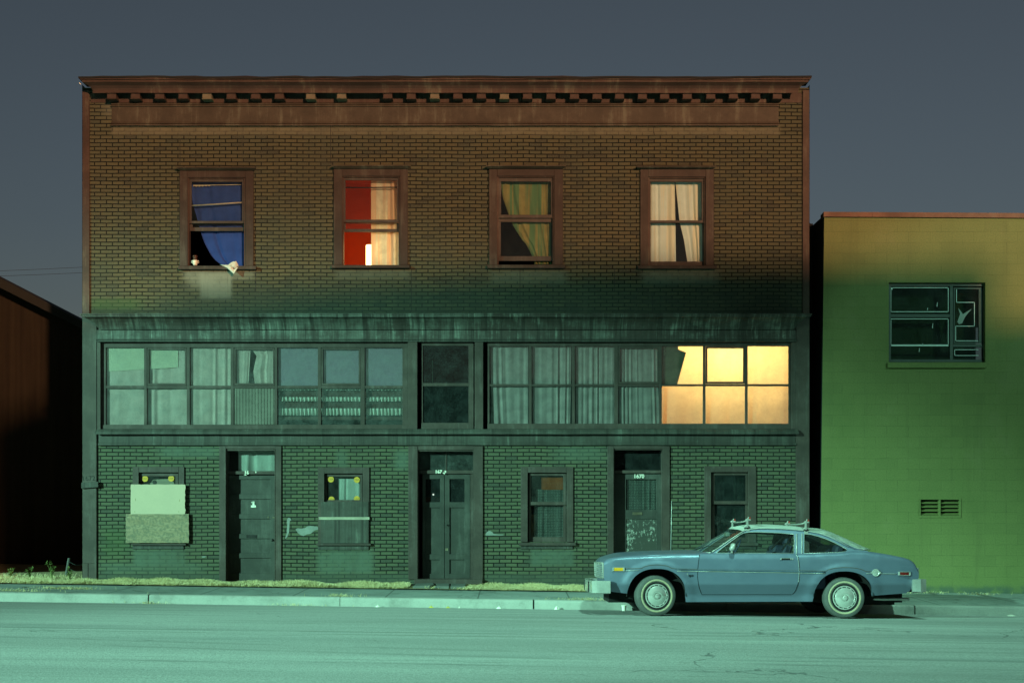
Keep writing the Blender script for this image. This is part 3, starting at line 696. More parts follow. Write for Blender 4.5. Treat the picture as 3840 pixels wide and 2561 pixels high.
# double door
d2 = B().pbox(1566, 1777, 1668, 1687, -.02, .03).pbox(1566, 1777, 1687, 1692, .0, .2)
d2.box(fx(1566), fx(1566) + .014, -.01, .25, fz(2172), fz(1687)).box(fx(1777) - .014, fx(1777), -.01, .25, fz(2172), fz(1687)).pbox(1572, 1777, 1763, 1776, DY - .05, .22).pbox(1764, 1778, 1776, 2172, DY - .03, .22)
d2.pbox(1671, 1675, 1691, 1764, DY - .01, DY + .02)
d2 = d2.build('door_frame', 'trim', bld, bevel=.003)
pane(1572, 1672, 1691, 1764, DY, d2, 'glass_dirty'); pane(1674, 1777, 1691, 1764, DY, d2, 'glass_dirty')
def leaf(x0, x1, gx0, gx1, label):
    mb = B(); Y = DY - .01
    for a, b in ((1777, 1796), (1882, 1903), (2077, 2098), (2150, 2169)): mb.pbox(gx0 - 1, gx1 + 1, a, b, Y, Y + .04)
    mb.pbox(x0, gx0, 1777, 2169, Y - .001, Y + .04).pbox(gx1, x1, 1777, 2169, Y - .001, Y + .04)
    mb.pbox(gx0 - 1, gx1 + 1, 1902, 2160, Y + .022, Y + .042)
    d = mb.build('door', 'door', bld, bevel=.004); d['label'] = label
    pane(gx0 - 1, gx1 + 1, 1794, 1884, Y + .02, d, 'glass_dark'); return d
la = leaf(1584, 1666.5, 1596, 1650, 'left leaf of the double door'); lb = leaf(1668, 1763, 1686, 1742, 'right leaf of the double door')
B().lathe([(0, -.03), (.012, -.028), (.014, 0)], (fx(1677, DY), DY - .012, fz(1968, DY)), 'y', 14).build('keyhole', 'iron', lb)
B().pbox(1670, 1680, 2055, 2064, DY - .016, DY - .01).build('scuff_plate', 'brass', lb)
mb = B().text('167', .085, fx(1645, DY), DY - .056, fz(1769, DY - .05), bold=.004).text('2', .085, fx(1668, DY), DY - .056, fz(1771, DY - .05), rot=-.75, bold=.004); mb.build('house_number', 'white_num', d2)
B().pbox(1553, 1810, 2171, 2190, -.10, .3).build('threshold', 'trim', bld, bevel=.006)
def flaked():
    t = NT('flaked_white_door_paint'); o = t.xyz()
    n1 = t.noise(24, 6, t.mapped((1, 1, .7)), .75); n2 = t.noise(2.6, 3)
    edge = t.maprange(o[0], fx(2350) - BX, fx(2400) - BX, .10, 0)
    k = t.math('ADD', t.math('ADD', n1, edge), t.math('MULTIPLY', t.math('SUBTRACT', n2, .5), .35))
    c = t.mix(t.maprange(k, .565, .63), (.05, .054, .048), (.30, .32, .29))
    return t.done(t.principled(c, .7, 0, t.bump(n1, .2, .004), spec=.3))
# right door
d3 = B().pbox(2301, 2486, 1667, 1682, -.02, .03).pbox(2302, 2485, 1682, 1687, .0, .2)
d3.box(fx(2302), fx(2302) + .012, -.01, .25, -.3, fz(1682)).box(fx(2485) - .012, fx(2485), -.01, .25, -.3, fz(1682)).pbox(2304, 2486, 1763, 1774, DY - .05, .25)
d3 = d3.build('door_frame', 'trim', bld, bevel=.003)
pane(2304, 2486, 1687, 1764, DY, d3, 'glass_dark')
mb = B(); Y = DY
for a, b in ((1776, 1797), (1911, 1946), (2150, 2240)): mb.pbox(2348, 2462, a, b, Y, Y + .04)
mb.pbox(2304, 2348, 1776, 2240, Y - .001, Y + .04).pbox(2462, 2484, 1776, 2240, Y - .001, Y + .04)
door3 = mb.build('door', 'door', bld, bevel=.004); door3['label'] = 'right hand door with a glass top and white paint flaking off its lower panel'
pane(2346, 2464, 1796, 1912, Y + .02, door3)
B().pbox(2346, 2464, 1940, 2160, Y + .014, Y + .042).build('lower_panel', flaked(), door3)
B().pbox(2372, 2408, 1920, 1930, Y - .008, Y).build('mail_slot', 'brass', door3)
B().text('1670', .10, fx(2396, Y), Y - .006, fz(1786, Y), bold=.003).build('house_number', 'white_num', door3)

# nailed block and hand painted number on the left pilaster
mb = B(); Y = -.075
mb.hexa([(fx(307, Y), Y, fz(1831, Y)), (fx(369, Y), Y, fz(1826, Y)), (fx(369), -.031, fz(1826)), (fx(307), -.031, fz(1831)), (fx(307, Y), Y, fz(1809, Y)), (fx(368, Y), Y, fz(1805, Y)), (fx(368), -.031, fz(1805)), (fx(307), -.031, fz(1809))])
mb.build('nailed_block', 'band', bld, bevel=.004)
B().text('1672', .125, fx(333, -.03), -.0315, fz(1794, -.03), rot=.05, extrude=.001, shear=-.1).build('painted_number', 'black_ink', bld)
# spilled paint on the brick
def splash(pts, m='band_pale'):
    mb = B(); mb.prism([(fx(x), fz(y)) for x, y in pts], -.003, .002); return mb.build('paint_splash', m, bld)
M['band_pale'] = simple('spilled_grey_paint', (.22, .24, .225), .6)
splash([(1108, 1984), (1116, 1980), (1130, 1981), (1144, 1979), (1152, 1973), (1164, 1971), (1184, 1973), (1193, 1976), (1193, 1985), (1180, 1988), (1171, 1996), (1163, 2001), (1150, 2003), (1138, 2009), (1128, 2006), (1119, 2000), (1113, 1992)])
splash([(1821, 2003), (1824, 1996), (1830, 1991), (1838, 1990), (1846, 1994), (1852, 2001), (1870, 2003), (1888, 2003), (1888, 2006), (1822, 2007)])
splash([(1078, 1944), (1083, 1940), (1089, 1943), (1093, 1950), (1087, 1952), (1085, 1970), (1084, 1995), (1078, 2010), (1071, 2020), (1069, 2017), (1075, 2000), (1077, 1970), (1076, 1952)])
splash([(757, 2085), (772, 2084), (770, 2089), (759, 2090)])

# ------------------------------------------------------------------ curtains and things at the windows
def cloth(name, label, cat, rows_px, Y, folds, amp, mat, group=None, nx=60, nz=24, phase=0.0, solid=0, yfun=None):
    """rows_px: (py, xleft, xright) from top to bottom; folds ripple in depth"""
    rows = []; y0, y1 = rows_px[0][0], rows_px[-1][0]
    xl = [(r[0], r[1]) for r in rows_px]; xr = [(r[0], r[2]) for r in rows_px]
    for i in range(nz + 1):
        py = lerp(y0, y1, i / nz); a, b = interp(xl, py), interp(xr, py); row = []
        for j in range(nx + 1):
            t = j / nx; u = t + .045 * math.sin(t * 5.3 + phase * 1.9) + .02 * math.sin(t * 19 + phase)
            d = amp * (math.sin(2 * math.pi * folds * u + phase) + .45 * math.sin(2 * math.pi * folds * 1.73 * u + phase * 2 + i * .03)) * (.75 + .25 * i / nz) * (.62 + .38 * math.sin(t * 7.1 + phase * 2.7 + .5 * i / nz))
            yy = Y + d + (yfun(t, i / nz) if yfun else 0)
            row.append((fx(lerp(a, b, t), Y), yy, fz(py, Y)))
        rows.append(row)
    c = Vector((fx((rows_px[0][1] + rows_px[0][2]) / 2, Y), Y, fz(y1, Y)))
    o = B().grid(rows).build(name, mat, loc=c, smooth=True, solid=solid)
    return tag(o, label, cat, group)
M['c_blue'] = cloth_mat('blue_cloth', (.035, .075, .29), .12, var=.1)
M['c_cream'] = cloth_mat('cream_pink_cloth', (.72, .78, .62), .42, ((.74, .58, .40), 12))
M['c_gold'] = cloth_mat('gold_green_cloth', (.27, .25, .10), .12, ((.11, .22, .11), 13))
M['c_pale'] = cloth_mat('pale_yellow_cloth', (.80, .96, .90), .12, ((.84, .86, .68), 9), var=.06)
M['c_white'] = cloth_mat('white_cloth', (.74, .74, .66), .2, var=.08)
M['c_sheer'] = cloth_mat('grey_sheer_cloth', (.66, .52, .50), .25, var=.2, open_=.1)
M['c_sheet'] = cloth_mat('off_white_sheet', (.82, .64, .58), .2, var=.14)
M['c_shade'] = cloth_mat('blue_grey_blind', (.36, .30, .38), .1, var=.03)
M['c_shade2'] = cloth_mat('pale_blind', (.86, .80, .62), .2, var=.06)
M['c_lace'] = cloth_mat('spotted_lace', (.10, .11, .10), .2, spots=((.40, .42, .36), 34), open_=.25)
M['c_dark'] = cloth_mat('dark_curtain', (.05, .06, .055), .2, ((.08, .10, .08), 11))
M['c_glow'] = cloth_mat('thin_yellow_curtain', (.92, .88, .66), .62, var=.05)
M['c_red'] = cloth_mat('rust_red_cloth', (.42, .10, .03), .2)
M['c_flap'] = cloth_mat('olive_flap', (.15, .15, .09), .05, var=.25)

# window 1: blue cloth pulled aside, rods, pot and white rag
cloth('curtain', 'deep blue cloth pulled to one side in the open window with the white rag', 'curtain',
      [(684, 714, 918), (760, 722, 918), (830, 742, 918), (868, 752, 921), (910, 766, 921), (945, 784, 921), (972, 802, 921), (988, 822, 921), (1003, 850, 921)], .15, 3.4, .014, 'c_blue',
      yfun=lambda t, s: .02 * math.sin(6 * t) * (1 - t))
def rod(x0, y0, x1, y1, Y, r, m, label):
    a, b = Vector((fx(x0, Y), Y, fz(y0, Y))), Vector((fx(x1, Y), Y, fz(y1, Y)))
    mb = B().tube([a, a.lerp(b, .5) + Vector((0, 0, -.003)), b], r, 8)
    return tag(mb.build('curtain_rod', m, loc=(a + b) / 2, smooth=True), label, 'rod')
rod(717, 772, 908, 760, .064, .0145, 'wood_white', 'pale sloping wooden rod across the blue cloth')
mb = B(); y = .11
poly = [(fx(724, y), fz(694, y)), (fx(905, y), fz(692, y)), (fx(905, y), fz(694.5, y)), (fx(790, y), fz(696, y))] + [(fx(790 - 6 * i, y), fz((700 if i % 2 else 696) + (i > 4) * 1.5, y)) for i in range(1, 11)] + [(fx(725, y), fz(700, y))]
mb.prism(poly, y, y + .004); tag(mb.build('torn_strip', 'wood_white', loc=(fx(815, y), y, fz(698, y))), 'torn yellowish strip along the top of the blue cloth', 'torn strip')
x, z, Y = fx(731.5, .0), fz(996.5, .0), .0
pot = root('sugar_pot', (x, Y, z), 'small white two handled pot with a dark brown lid on the window ledge', 'pot')
B().lathe([(0, 0), (.026, 0), (.038, .02), (.048, .06), (.050, .09), (.044, .10), (.042, .088), (.0, .085)], (x, Y, z), 'z', 24).build('body', 'white_num', pot, smooth=True)
mb = B()
for s in (-1, 1): mb = B().tube([(x + s * .046, Y, z + .088), (x + s * .07, Y, z + .085), (x + s * .068, Y, z + .06), (x + s * .046, Y, z + .045)], .007, 6); mb.build('handle', 'white_num', pot, smooth=True)
M['lid'] = simple('dark_brown_glaze', (.07, .03, .018), .35)
B().lathe([(0, .0), (.045, 0), (.046, .01), (.036, .028), (.034, .045), (.045, .06), (.047, .075), (.035, .09), (0, .097)], (x, Y, z + .1), 'z', 24).build('lid', 'lid', pot, smooth=True)
# white rag hung over the sill
pts = [(822, 991), (834, 993), (846, 994.5), (857, 995), (866, 986), (874, 982), (886, 980), (891, 989), (894, 1000), (887, 1012), (878, 1029), (866, 1018), (853, 1006), (838, 998)]
cx_, cy_ = 872, 1001; rows = []
for k in range(6):
    s = k / 5; rows.append([(fx(lerp(cx_, px, s), -.1), -.105 - .02 * math.cos(3 * s + i * .9) - .012 * math.sin(i * 1.7 + 4 * s), fz(lerp(cy_, py, s), -.1)) for i, (px, py) in enumerate(pts)])
tag(B().grid(rows, close=True).build('rag', 'c_white', loc=(fx(872), -.1, fz(1001)), smooth=True, solid=.006), 'white rag hanging over the sill below the blue cloth', 'rag')
# window 2
cloth('curtain', 'translucent cream curtain in the red lit room', 'curtain', [(672, 1391, 1490), (1002, 1392, 1501)], .16, 3.2, .015, 'c_cream', phase=1.0)
rod(1294, 704, 1489, 703, .075, .012, 'iron', 'dark rod across the top of the red window')
rb = fx(1384, .5); zz = fz(996, .5)
lamp = root('table_lamp', (rb + .02, .6, zz - .06), 'glowing tall white paper lamp behind the cream curtain', 'lamp')
B().box(rb - .06, rb + .22, .5, .75, zz, fz(917, .5)).build('lamp_shade', emit_mat('glowing_paper', (1, .62, .22), 9), lamp, bevel=.02)
B().box(rb - .06, rb + .22, .5, .75, zz - .08, zz - .002).build('lamp_base', 'iron', lamp)
# window 3
cloth('curtain', 'gold and green striped curtain drawn to the right in the dark window', 'curtain',
      [(682, 1876, 2072), (740, 1885, 2072), (800, 1905, 2072), (850, 1926, 2070), (900, 1958, 2069), (915, 1972, 2069), (940, 1986, 2068), (965, 1997, 2068), (990, 2004, 2070)], .15, 5.2, .017, 'c_gold', phase=.4, nx=90)
rod(1880, 683, 2068, 682, .13, .008, 'iron', 'dark rod holding the gold and green curtain')
# window 4
cloth('curtain', 'pale yellow curtain hanging straight on the left of the far right upper window', 'curtain', [(684, 2437, 2530), (830, 2438, 2533), (985, 2438, 2535)], .15, 3.4, .014, 'c_pale', 'pale curtains of the far right upper window', phase=.2)
cloth('curtain', 'pale yellow curtain slanting away from the dark gap in the far right upper window', 'curtain', [(684, 2533, 2630), (760, 2541, 2630), (830, 2548, 2632), (900, 2565, 2634), (985, 2578, 2634)], .15, 3.3, .014, 'c_pale', 'pale curtains of the far right upper window', phase=1.2)
# left bay
Yb = .085
cloth('curtain', 'off white sheet hung flat in the leftmost panes of the long left window', 'curtain', [(1296, 392, 545), (1598, 392, 545)], Yb, 2.2, .006, 'c_sheet')
cloth('blind', 'pale blind pulled half down behind the two leftmost upper panes', 'blind', [(1298, 394, 668), (1378, 394, 668), (1386, 394, 520), (1392, 394, 420)], Yb - .012, .5, .002, 'c_shade2')
cloth('curtain', 'pale sheet with a gathered right edge in the second column of panes', 'curtain', [(1296, 546, 704), (1598, 546, 706)], Yb + .012, 3.1, .010, 'c_sheet', phase=2.2, yfun=lambda t, s: -.02 * sm((t - .6) * 3))
cloth('curtain', 'grey sheer curtain with deep folds in the third column of panes', 'curtain', [(1296, 708, 870), (1598, 708, 870)], Yb, 4.5, .013, 'c_sheet', phase=.9)
cloth('curtain', 'left half of the parted curtain beside the dark wedge above the ribbed panel', 'curtain', [(1298, 876, 940), (1330, 876, 938), (1446, 876, 931)], Yb, 2.5, .012, 'c_sheet', phase=.3)
cloth('curtain', 'right half of the parted curtain, pulled back above the ribbed panel', 'curtain', [(1298, 936, 1034), (1335, 962, 1034), (1390, 950, 1034), (1446, 956, 1034)], Yb + .01, 2.5, .013, 'c_sheet', phase=1.3)
for a, b, lb_ in ((1036, 1196, 'flat blue grey blind above the left set of shelves with lace'), (1199, 1356, 'flat blue grey blind in the middle of the three blinds'), (1362, 1514, 'flat blue grey blind beside the middle pilaster')):
    cloth('blind', lb_, 'blind', [(1296, a, b), (1450, a, b)], Yb, .4, .002, 'c_shade', 'blue grey blinds')
def ruffle(y0, y1, label):
    rows = []
    for i in range(5):
        rows.append([(fx(1038 + j * 1.2, .12), .11 + (.010 + .006 * i) * math.sin(j * .55 + .6 * math.sin(j * .11)), fz(lerp(y0, y1, i / 4) + (2.0 * abs(math.sin(j * .31)) * (i / 4)), .12)) for j in range(396)])
    return tag(B().grid(rows).build('lace_strip', 'c_white', loc=(fx(1275, .16), .16, fz(y1, .16)), smooth=True), label, 'lace', 'lace strips on the shelves')
ruffle(1453, 1463, 'narrow white lace strip right under the window bar'); ruffle(1489, 1504, 'middle white lace strip between two dark shelves'); ruffle(1531, 1556, 'deepest white lace strip, lowest on the shelves')
mb = B(); sh = root('shelf', (fx(1275, .3), .3, fz(1590, .3)), 'dark wooden shelves behind the lace strips', 'shelf')
M['shelf'] = simple('dark_red_wood', (.075, .038, .03), .7)
for a, b in ((1463, 1488), (1505, 1530), (1562, 1574)):
    B().pbox(1038, 1512, a, b, .14, .4).build('board', 'shelf', sh)
M['shelf_back'] = simple('blue_backing', (.03, .05, .075), .7)
B().pbox(1038, 1512, 1452, 1594, .41, .43).build('back', 'shelf_back', sh)
# middle window
mb = B().tube([(fx(1622, .12), .12, fz(1350, .12)), (fx(1622, .12), .12, fz(1436, .12))], .006, 6)
tag(mb.build('hanging_cord', 'wood_white', loc=(fx(1622), .12, fz(1436))), 'thin pale cord hanging in the dark middle window', 'cord')
# right bay
for i, (a, b, c, d, lb_) in enumerate(((1838, 1981, 1852, 1981, 'gathered grey curtain in the first column right of the middle pilaster'), (1992, 2142, 1998, 2138, 'grey curtain with a narrow gap at its right, second column'), (2158, 2303, 2158, 2302, 'wide folded grey curtain in the third column'), (2318, 2466, 2318, 2474, 'grey curtain next to the bright yellow panes'))):
    cloth('curtain', lb_, 'curtain', [(1294, a, b), (1444, (a * .7 + c * .3), (b * .7 + d * .3)), (1596, c, d)], .09, 5.2 + .6 * i, .013, 'c_sheer', 'grey curtains of the right window', phase=.8 * i, nx=80)
for i, (a, b, lb_) in enumerate(((2478, 2640, 'glowing yellow curtain behind the tilted flap'), (2640, 2798, 'glowing yellow curtain with soft diagonal folds, middle of the lit panes'), (2798, 2966, 'glowing yellow curtain in the last column at the right end'))):
    cloth('curtain', lb_, 'curtain', [(1294, a, b), (1596, a, b)], .12, 1.2 + .6 * i, .006, 'c_glow', 'glowing yellow curtains', phase=i * 1.1, yfun=lambda t, s: .012 * math.sin(7 * t + 3 * s))
mb = B(); Y = .09
poly = [(2481, 1296), (2543, 1296), (2543, 1310), (2573, 1322), (2540, 1440), (2481, 1440)]
mb.prism([(fx(a, Y), fz(b, Y)) for a, b in poly], Y, Y + .006); tag(mb.build('flap', 'c_flap', loc=(fx(2510, Y), Y, fz(1440, Y))), 'olive cloth flap tilted across the first lit pane', 'cloth')
Y = .078; mb = B()
for k in range(5): mb.lathe([(0, -.010), (.010, -.006), (.012, .002), (.004, .012), (0, .013)], (fx(2492 + 2.2 * (k % 2), Y), Y, fz(1304 + 6.5 * k, Y)), 'z', 8)
mb.tube([(fx(2493, Y), Y, fz(1297, Y)), (fx(2493, Y), Y, fz(1332, Y))], .002, 4)
tag(mb.build('bell_string', 'brass', loc=(fx(2493, Y), Y, fz(1332, Y)), smooth=True), 'little string of metal bells at the corner of the olive flap', 'bells')
# ground floor
cloth('curtain', 'white cloth knotted in the transom above the door with the 1', 'curtain', [(1686, 894, 1034), (1768, 894, 1034)], DY + .03, 2.6, .014, 'c_white', phase=2.0, yfun=lambda t, s: .03 * math.exp(-((t - .42) / .07) ** 2) * (.3 + .7 * s))
cloth('curtain', 'white curtain between the yellow round stickers', 'curtain', [(1795, 1270, 1354), (1812, 1270, 1354), (1880, 1270, 1354)], .10, 3.3, .009, 'c_white')
mb = B(); Y = .09
ring = [(fx(573 + 9 * math.cos(a * .5236), Y), fz(1807 + 9 * math.sin(a * .5236), Y)) for a in range(12)]
mb.prism([(fx(a, Y), fz(b, Y)) for a, b in ((573, 1798), (600, 1796), (650, 1795), (655, 1830), (560, 1830), (562, 1812))], Y, Y + .006)
mb.m = 1; mb.prism([(fx(580 + 8.5 * math.cos(a * .5236), Y), fz(1808 + 8.5 * math.sin(a * .5236), Y)) for a in range(12)], Y - .003, Y - .001)
tag(mb.build('card', ['board_cream', 'trim'], loc=(fx(600, Y), Y, fz(1830, Y))), 'pale card with a round dark hole behind the boarded window', 'card')
cloth('curtain', 'spotted lace curtain in the window right of the double door', 'curtain', [(1834, 2008, 2114), (2016, 2008, 2114)], .13, 3.5, .01, 'c_lace')
cloth('red_reflection', 'rust red cloth added for a red reflection in the top of the lace curtained window', 'red_reflection', [(1788, 2030, 2114), (1836, 2030, 2114)], .12, 2, .006, 'c_red')  # red cloth stands in for a red reflection in the upper glass
mb = B(); Y = .3; mb.hexa([(fx(1988, Y), Y, fz(2014, Y)), (fx(2006, Y), Y, fz(2014, Y)), (fx(2006, .4), .4, fz(2014, .4)), (fx(1988, .4), .4, fz(2014, .4)), (fx(1988, Y), Y, fz(1940, Y)), (fx(2012, Y), Y, fz(1940, Y)), (fx(2012, .4), .4, fz(1940, .4)), (fx(1988, .4), .4, fz(1940, .4))])
mb.pbox(1988, 2115, 1928, 1942, .3, .4)
tag(mb.build('chair_back', simple('orange_brown_wood', (.25, .11, .035), .6), loc=(fx(2050, .3), .35, fz(2014, .3))), 'orange brown wooden chair back seen through the lace curtain', 'chair')
cloth('curtain', 'lace curtain behind the glass of the door numbered 1670', 'curtain', [(1797, 2352, 2464), (1911, 2352, 2464)], DY + .06, 5, .01, 'c_lace', phase=1)
cloth('curtain', 'dark curtain in the window behind the car', 'curtain', [(1780, 2674, 2800), (2016, 2674, 2800)], .15, 4, .012, 'c_dark', phase=1)
mb = B().tube([(fx(2677, .09), .09, fz(1820, .09)), (fx(2686, .09), .09, fz(1878, .09))], .008, 6)
tag(mb.build('stick', 'board_cream', loc=(fx(2682), .09, fz(1878))), 'pale stick leaning in the window behind the car', 'stick')
B().pbox(1597, 1650, 1862, 1883, .5, .52).build('inner_panel', 'c_red', bld)
mb = B().lathe([(0, 0), (.012, .004), (.017, .016), (.012, .028), (0, .032)], (fx(1625, .3), .3, fz(1857, .3)), 'z', 12)
bulb = tag(mb.build('light_bulb', emit_mat('bulb_glow', (1, .95, .8), 3.0), loc=(fx(1625, .3), .3, fz(1857, .3)), smooth=True), 'tiny glowing bulb behind the left glass of the double door', 'bulb')

# ------------------------------------------------------------------ green block building on the right
def block_paint():
    t = NT('olive_green_block_paint'); o = t.xyz()
    b = t.n.new('ShaderNodeTexBrick'); t.L(t.comb(o[0], o[2]), b.inputs['Vector'])
    b.inputs['Color1'].default_value = (0, 0, 0, 1); b.inputs['Color2'].default_value = (1, 1, 1, 1); b.inputs['Scale'].default_value = 1
    b.inputs['Mortar Size'].default_value = .004; b.inputs['Mortar Smooth'].default_value = .6; b.inputs['Brick Width'].default_value = .405; b.inputs['Row Height'].default_value = .2
    n1 = t.noise(.9, 5, rough=.6); n2 = t.noise(38, 4, rough=.7); n3 = t.noise(4, 5)
    c = t.ramp(n1, [(.3, (.148, .178, .060)), (.5, (.172, .200, .069)), (.7, (.188, .214, .076))])
    c = t.mix(t.maprange(n2, .38, .7, 0, .6), c, (.105, .145, .05))
    c = t.mix(t.math('MULTIPLY', b.outputs['Fac'], t.maprange(n3, .35, .65, .08, .6)), c, (.06, .082, .03))
    c = t.mix(t.math('MULTIPLY', t.maprange(b.outputs['Color'], .7, 1, 0, .16), 1), c, (.095, .12, .045))
    c = t.mix(t.math('MULTIPLY', t.box(o[0], o[2], -5.3, 1, -.3, .22, .1, .08), t.maprange(n3, .4, .6, .3, .9)), c, (.07, .10, .08))
    c = t.mix(t.maprange(t.noise(1.0, 5, t.mapped((4, 1, .18)), .7), .52, .75, 0, .38), c, (.10, .115, .045))
    c = t.mix(t.maprange(t.noise(.45, 6, rough=.7), .55, .6, 0, .2), c, (.20, .205, .10))
    h = t.math('SUBTRACT', t.math('MULTIPLY', n2, .4), t.math('MULTIPLY', b.outputs['Fac'], .8))
    return t.done(t.principled(c, .7, 0, t.bump(h, .35, .006), spec=.3))
M['green'] = block_paint()
M['coping'] = paint_mat('rust_coping_paint', (.17, .085, .06), (.22, .17, .13), .3)
GY = .1
gb = root('block_building', (11, GY, -.1), 'olive green concrete block building on the right with one window and a vent', 'building')
gx = lambda p: fx(p, GY); gz = lambda p: fz(p, GY)
mb = B(); holes = [(3333, 3695, 1059, 1358), (3450, 3600, 1870, 1936)]
xs = [3091, 3333, 3450, 3600, 3695, 6200]; ys = [806, 1059, 1358, 1870, 1936, 2260]
def gp(x, y, d=0):
    X = x - (16 * (y - 806) / 1400 if x == 3091 else 0); return (gx(X), GY + d, gz(y))
for a, b in zip(xs, xs[1:]):
    for c, d in zip(ys, ys[1:]):
        if any(h[0] <= a and b <= h[1] and h[2] <= c and d <= h[3] for h in holes): continue
        mb.face(gp(a, d), gp(b, d), gp(b, c), gp(a, c))
for a, b, c, d in holes:
    mb.face(gp(a, c), gp(b, c), gp(b, c, .2), gp(a, c, .2)); mb.face(gp(a, d), gp(a, d, .2), gp(b, d, .2), gp(b, d))
    mb.face(gp(a, c), gp(a, c, .2), gp(a, d, .2), gp(a, d)); mb.face(gp(b, c), gp(b, d), gp(b, d, .2), gp(b, c, .2))
for a, b, c, d in holes: mb.face(gp(a, d, .5), gp(b, d, .5), gp(b, c, .5), gp(a, c, .5))
mb.build('wall', 'green', gb)
M['black_wall'] = simple('tarred_side_wall', (.012, .013, .016), .9)
mb = B(); mb.face(gp(3091, 2260), gp(3091, 806), (gx(3091), 14, gz(806)), (gx(3075), 14, gz(2260)))
mb.prism([(gx(3000), gz(770)), (gx(3100), gz(793)), (gx(3100), gz(830)), (gx(3000), gz(830))], 1.2, 14)
mb.face((gx(3091), 1.0, -1), (gx(3000), 1.2, -1), (gx(3000), 1.2, gz(800)), (gx(3091), 1.0, gz(800)))
mb.build('side_wall', 'black_wall', gb)
mb = B()
for i, (a, b) in enumerate(((3089, 3272), (3272.6, 3747), (3747.6, 4300), (4300.6, 6200))):
    y0, y1 = 797 + (a - 3089) * .006, 797 + (b - 3089) * .006
    p = [(fx(a, GY - .05), GY - .05, fz(y0 + 18, GY)), (fx(b, GY - .05), GY - .05, fz(y1 + 18, GY)), (fx(b, GY), .35, fz(y1 + 18, GY)), (fx(a, GY), .35, fz(y0 + 18, GY))]
    q = [(fx(a, GY - .05), GY - .05, fz(y0, GY)), (fx(b, GY - .05), GY - .05, fz(y1, GY)), (fx(b, GY), .35, fz(y1, GY)), (fx(a, GY), .35, fz(y0, GY))]
    mb.hexa(p + q)
mb.build('coping', 'coping', gb)
B().box(gx(3092), gx(6200), .36, 14, gz(812) - .2, gz(812)).build('roof', 'tar', gb)
M['steel'] = simple('grey_green_steel', (.07, .085, .08), .6, .3)
mb = B(); Y = GY + .09
frame_boxes(mb, 3333, 3695, 1059, 1358, 8, 8, 14, 10, Y, Y + .06)
mb.pbox(3562, 3574, 1073, 1348, Y, Y + .06).pbox(3341, 3562, 1178, 1190, Y + .003, Y + .057).pbox(3574, 3687, 1290, 1301, Y + .003, Y + .057)
frame_boxes(mb, 3576, 3684, 1078, 1288, 5, 14, 6, 5, Y + .01, Y + .05)
gw = mb.build('window', 'steel', gb, bevel=.003)
for a, b, c, d in ((3340, 3563, 1072, 1179), (3340, 3563, 1189, 1349), (3580, 3671, 1083, 1284), (3573, 3688, 1300, 1349)): pane(a, b, c, d, Y + .03, gw, 'glass_dark')
M['foil'] = simple('alarm_foil', (.42, .50, .48), .5, .3, bump=0)
mb = B(); Yt = Y + .026
def foil(pts, w=1.1):
    for (a, b), (c, d) in zip(pts, pts[1:]):
        mb.pbox(min(a, c) - w, max(a, c) + w, min(b, d) - w, max(b, d) + w, Yt, Yt + .002)
foil([(3342, 1085), (3346, 1079), (3556, 1079), (3556, 1169), (3341, 1169), (3341, 1082)]); foil([(3335, 1196), (3556, 1196), (3556, 1293), (3341, 1297), (3341, 1202)])
foil([(3587, 1134), (3587, 1081), (3671, 1081), (3671, 1290)]); foil([(3587, 1134), (3654, 1134), (3654, 1223), (3584, 1223), (3584, 1278), (3668, 1278)]); foil([(3580, 1311), (3668, 1311)]); foil([(3580, 1333), (3668, 1333), (3580, 1333), (3580, 1311)])
mb.build('alarm_tape', 'foil', gw)
mb = B(); mb.prism([(fx(a, Yt), fz(b, Yt)) for a, b in ((3593, 1155), (3602, 1166), (3611, 1178), (3630, 1166), (3645, 1158), (3632, 1172), (3618, 1190), (3608, 1212), (3596, 1216), (3590, 1207), (3596, 1190), (3600, 1178))], Yt - .002, Yt); mb.build('broken_glass_edge', simple('crazed_glass', (.20, .25, .23), .4, bump=0), gw)
mb = B()
for x, y, h in ((3514, 1142, 16), (3497, 1222, 18), (3478, 1158, 8), (3447, 1312, 14), (3459, 1291, 8)): mb.hexa([(fx(x - 1.5, Yt), Yt, fz(y + h / 2, Yt)), (fx(x + 1, Yt), Yt, fz(y + h / 2, Yt)), (fx(x + 1, Yt), Yt + .002, fz(y + h / 2, Yt)), (fx(x - 1.5, Yt), Yt + .002, fz(y + h / 2, Yt)), (fx(x + .5, Yt), Yt, fz(y - h / 2, Yt)), (fx(x + 2, Yt), Yt, fz(y - h / 2, Yt)), (fx(x + 2, Yt), Yt + .002, fz(y - h / 2, Yt)), (fx(x + .5, Yt), Yt + .002, fz(y - h / 2, Yt))])
mb.build('glass_scratch', 'foil', gw)
B().pbox(3329, 3700, 1360, 1379, GY - .06, GY + .2).build('sill', 'green', gw, bevel=.005)
mb = B(); Y = GY - .012
frame_boxes(mb, 3446, 3605, 1866, 1941, 7, 7, 7, 8, Y, GY + .12); mb.pbox(3521, 3528, 1873, 1933, Y + .002, GY + .1)
vent = mb.build('vent', 'green', gb, bevel=.003)
for y in (1879, 1893.5, 1908, 1922.5):
    s0 = B()
    for a, b in ((3453, 3521), (3528, 3598)):
        z = gz(y); t_ = .05
        s0.hexa([(gx(a), GY + .01, z - .045), (gx(b), GY + .01, z - .045), (gx(b), GY + .09, z - .005), (gx(a), GY + .09, z - .005), (gx(a), GY + .008, z - .037), (gx(b), GY + .008, z - .037), (gx(b), GY + .088, z + .003), (gx(a), GY + .088, z + .003)])
    s0.build('louvre', 'green', vent)
B().pbox(3448, 3602, 1868, 1940, GY + .13, GY + .15).build('backing', 'black_wall', vent)

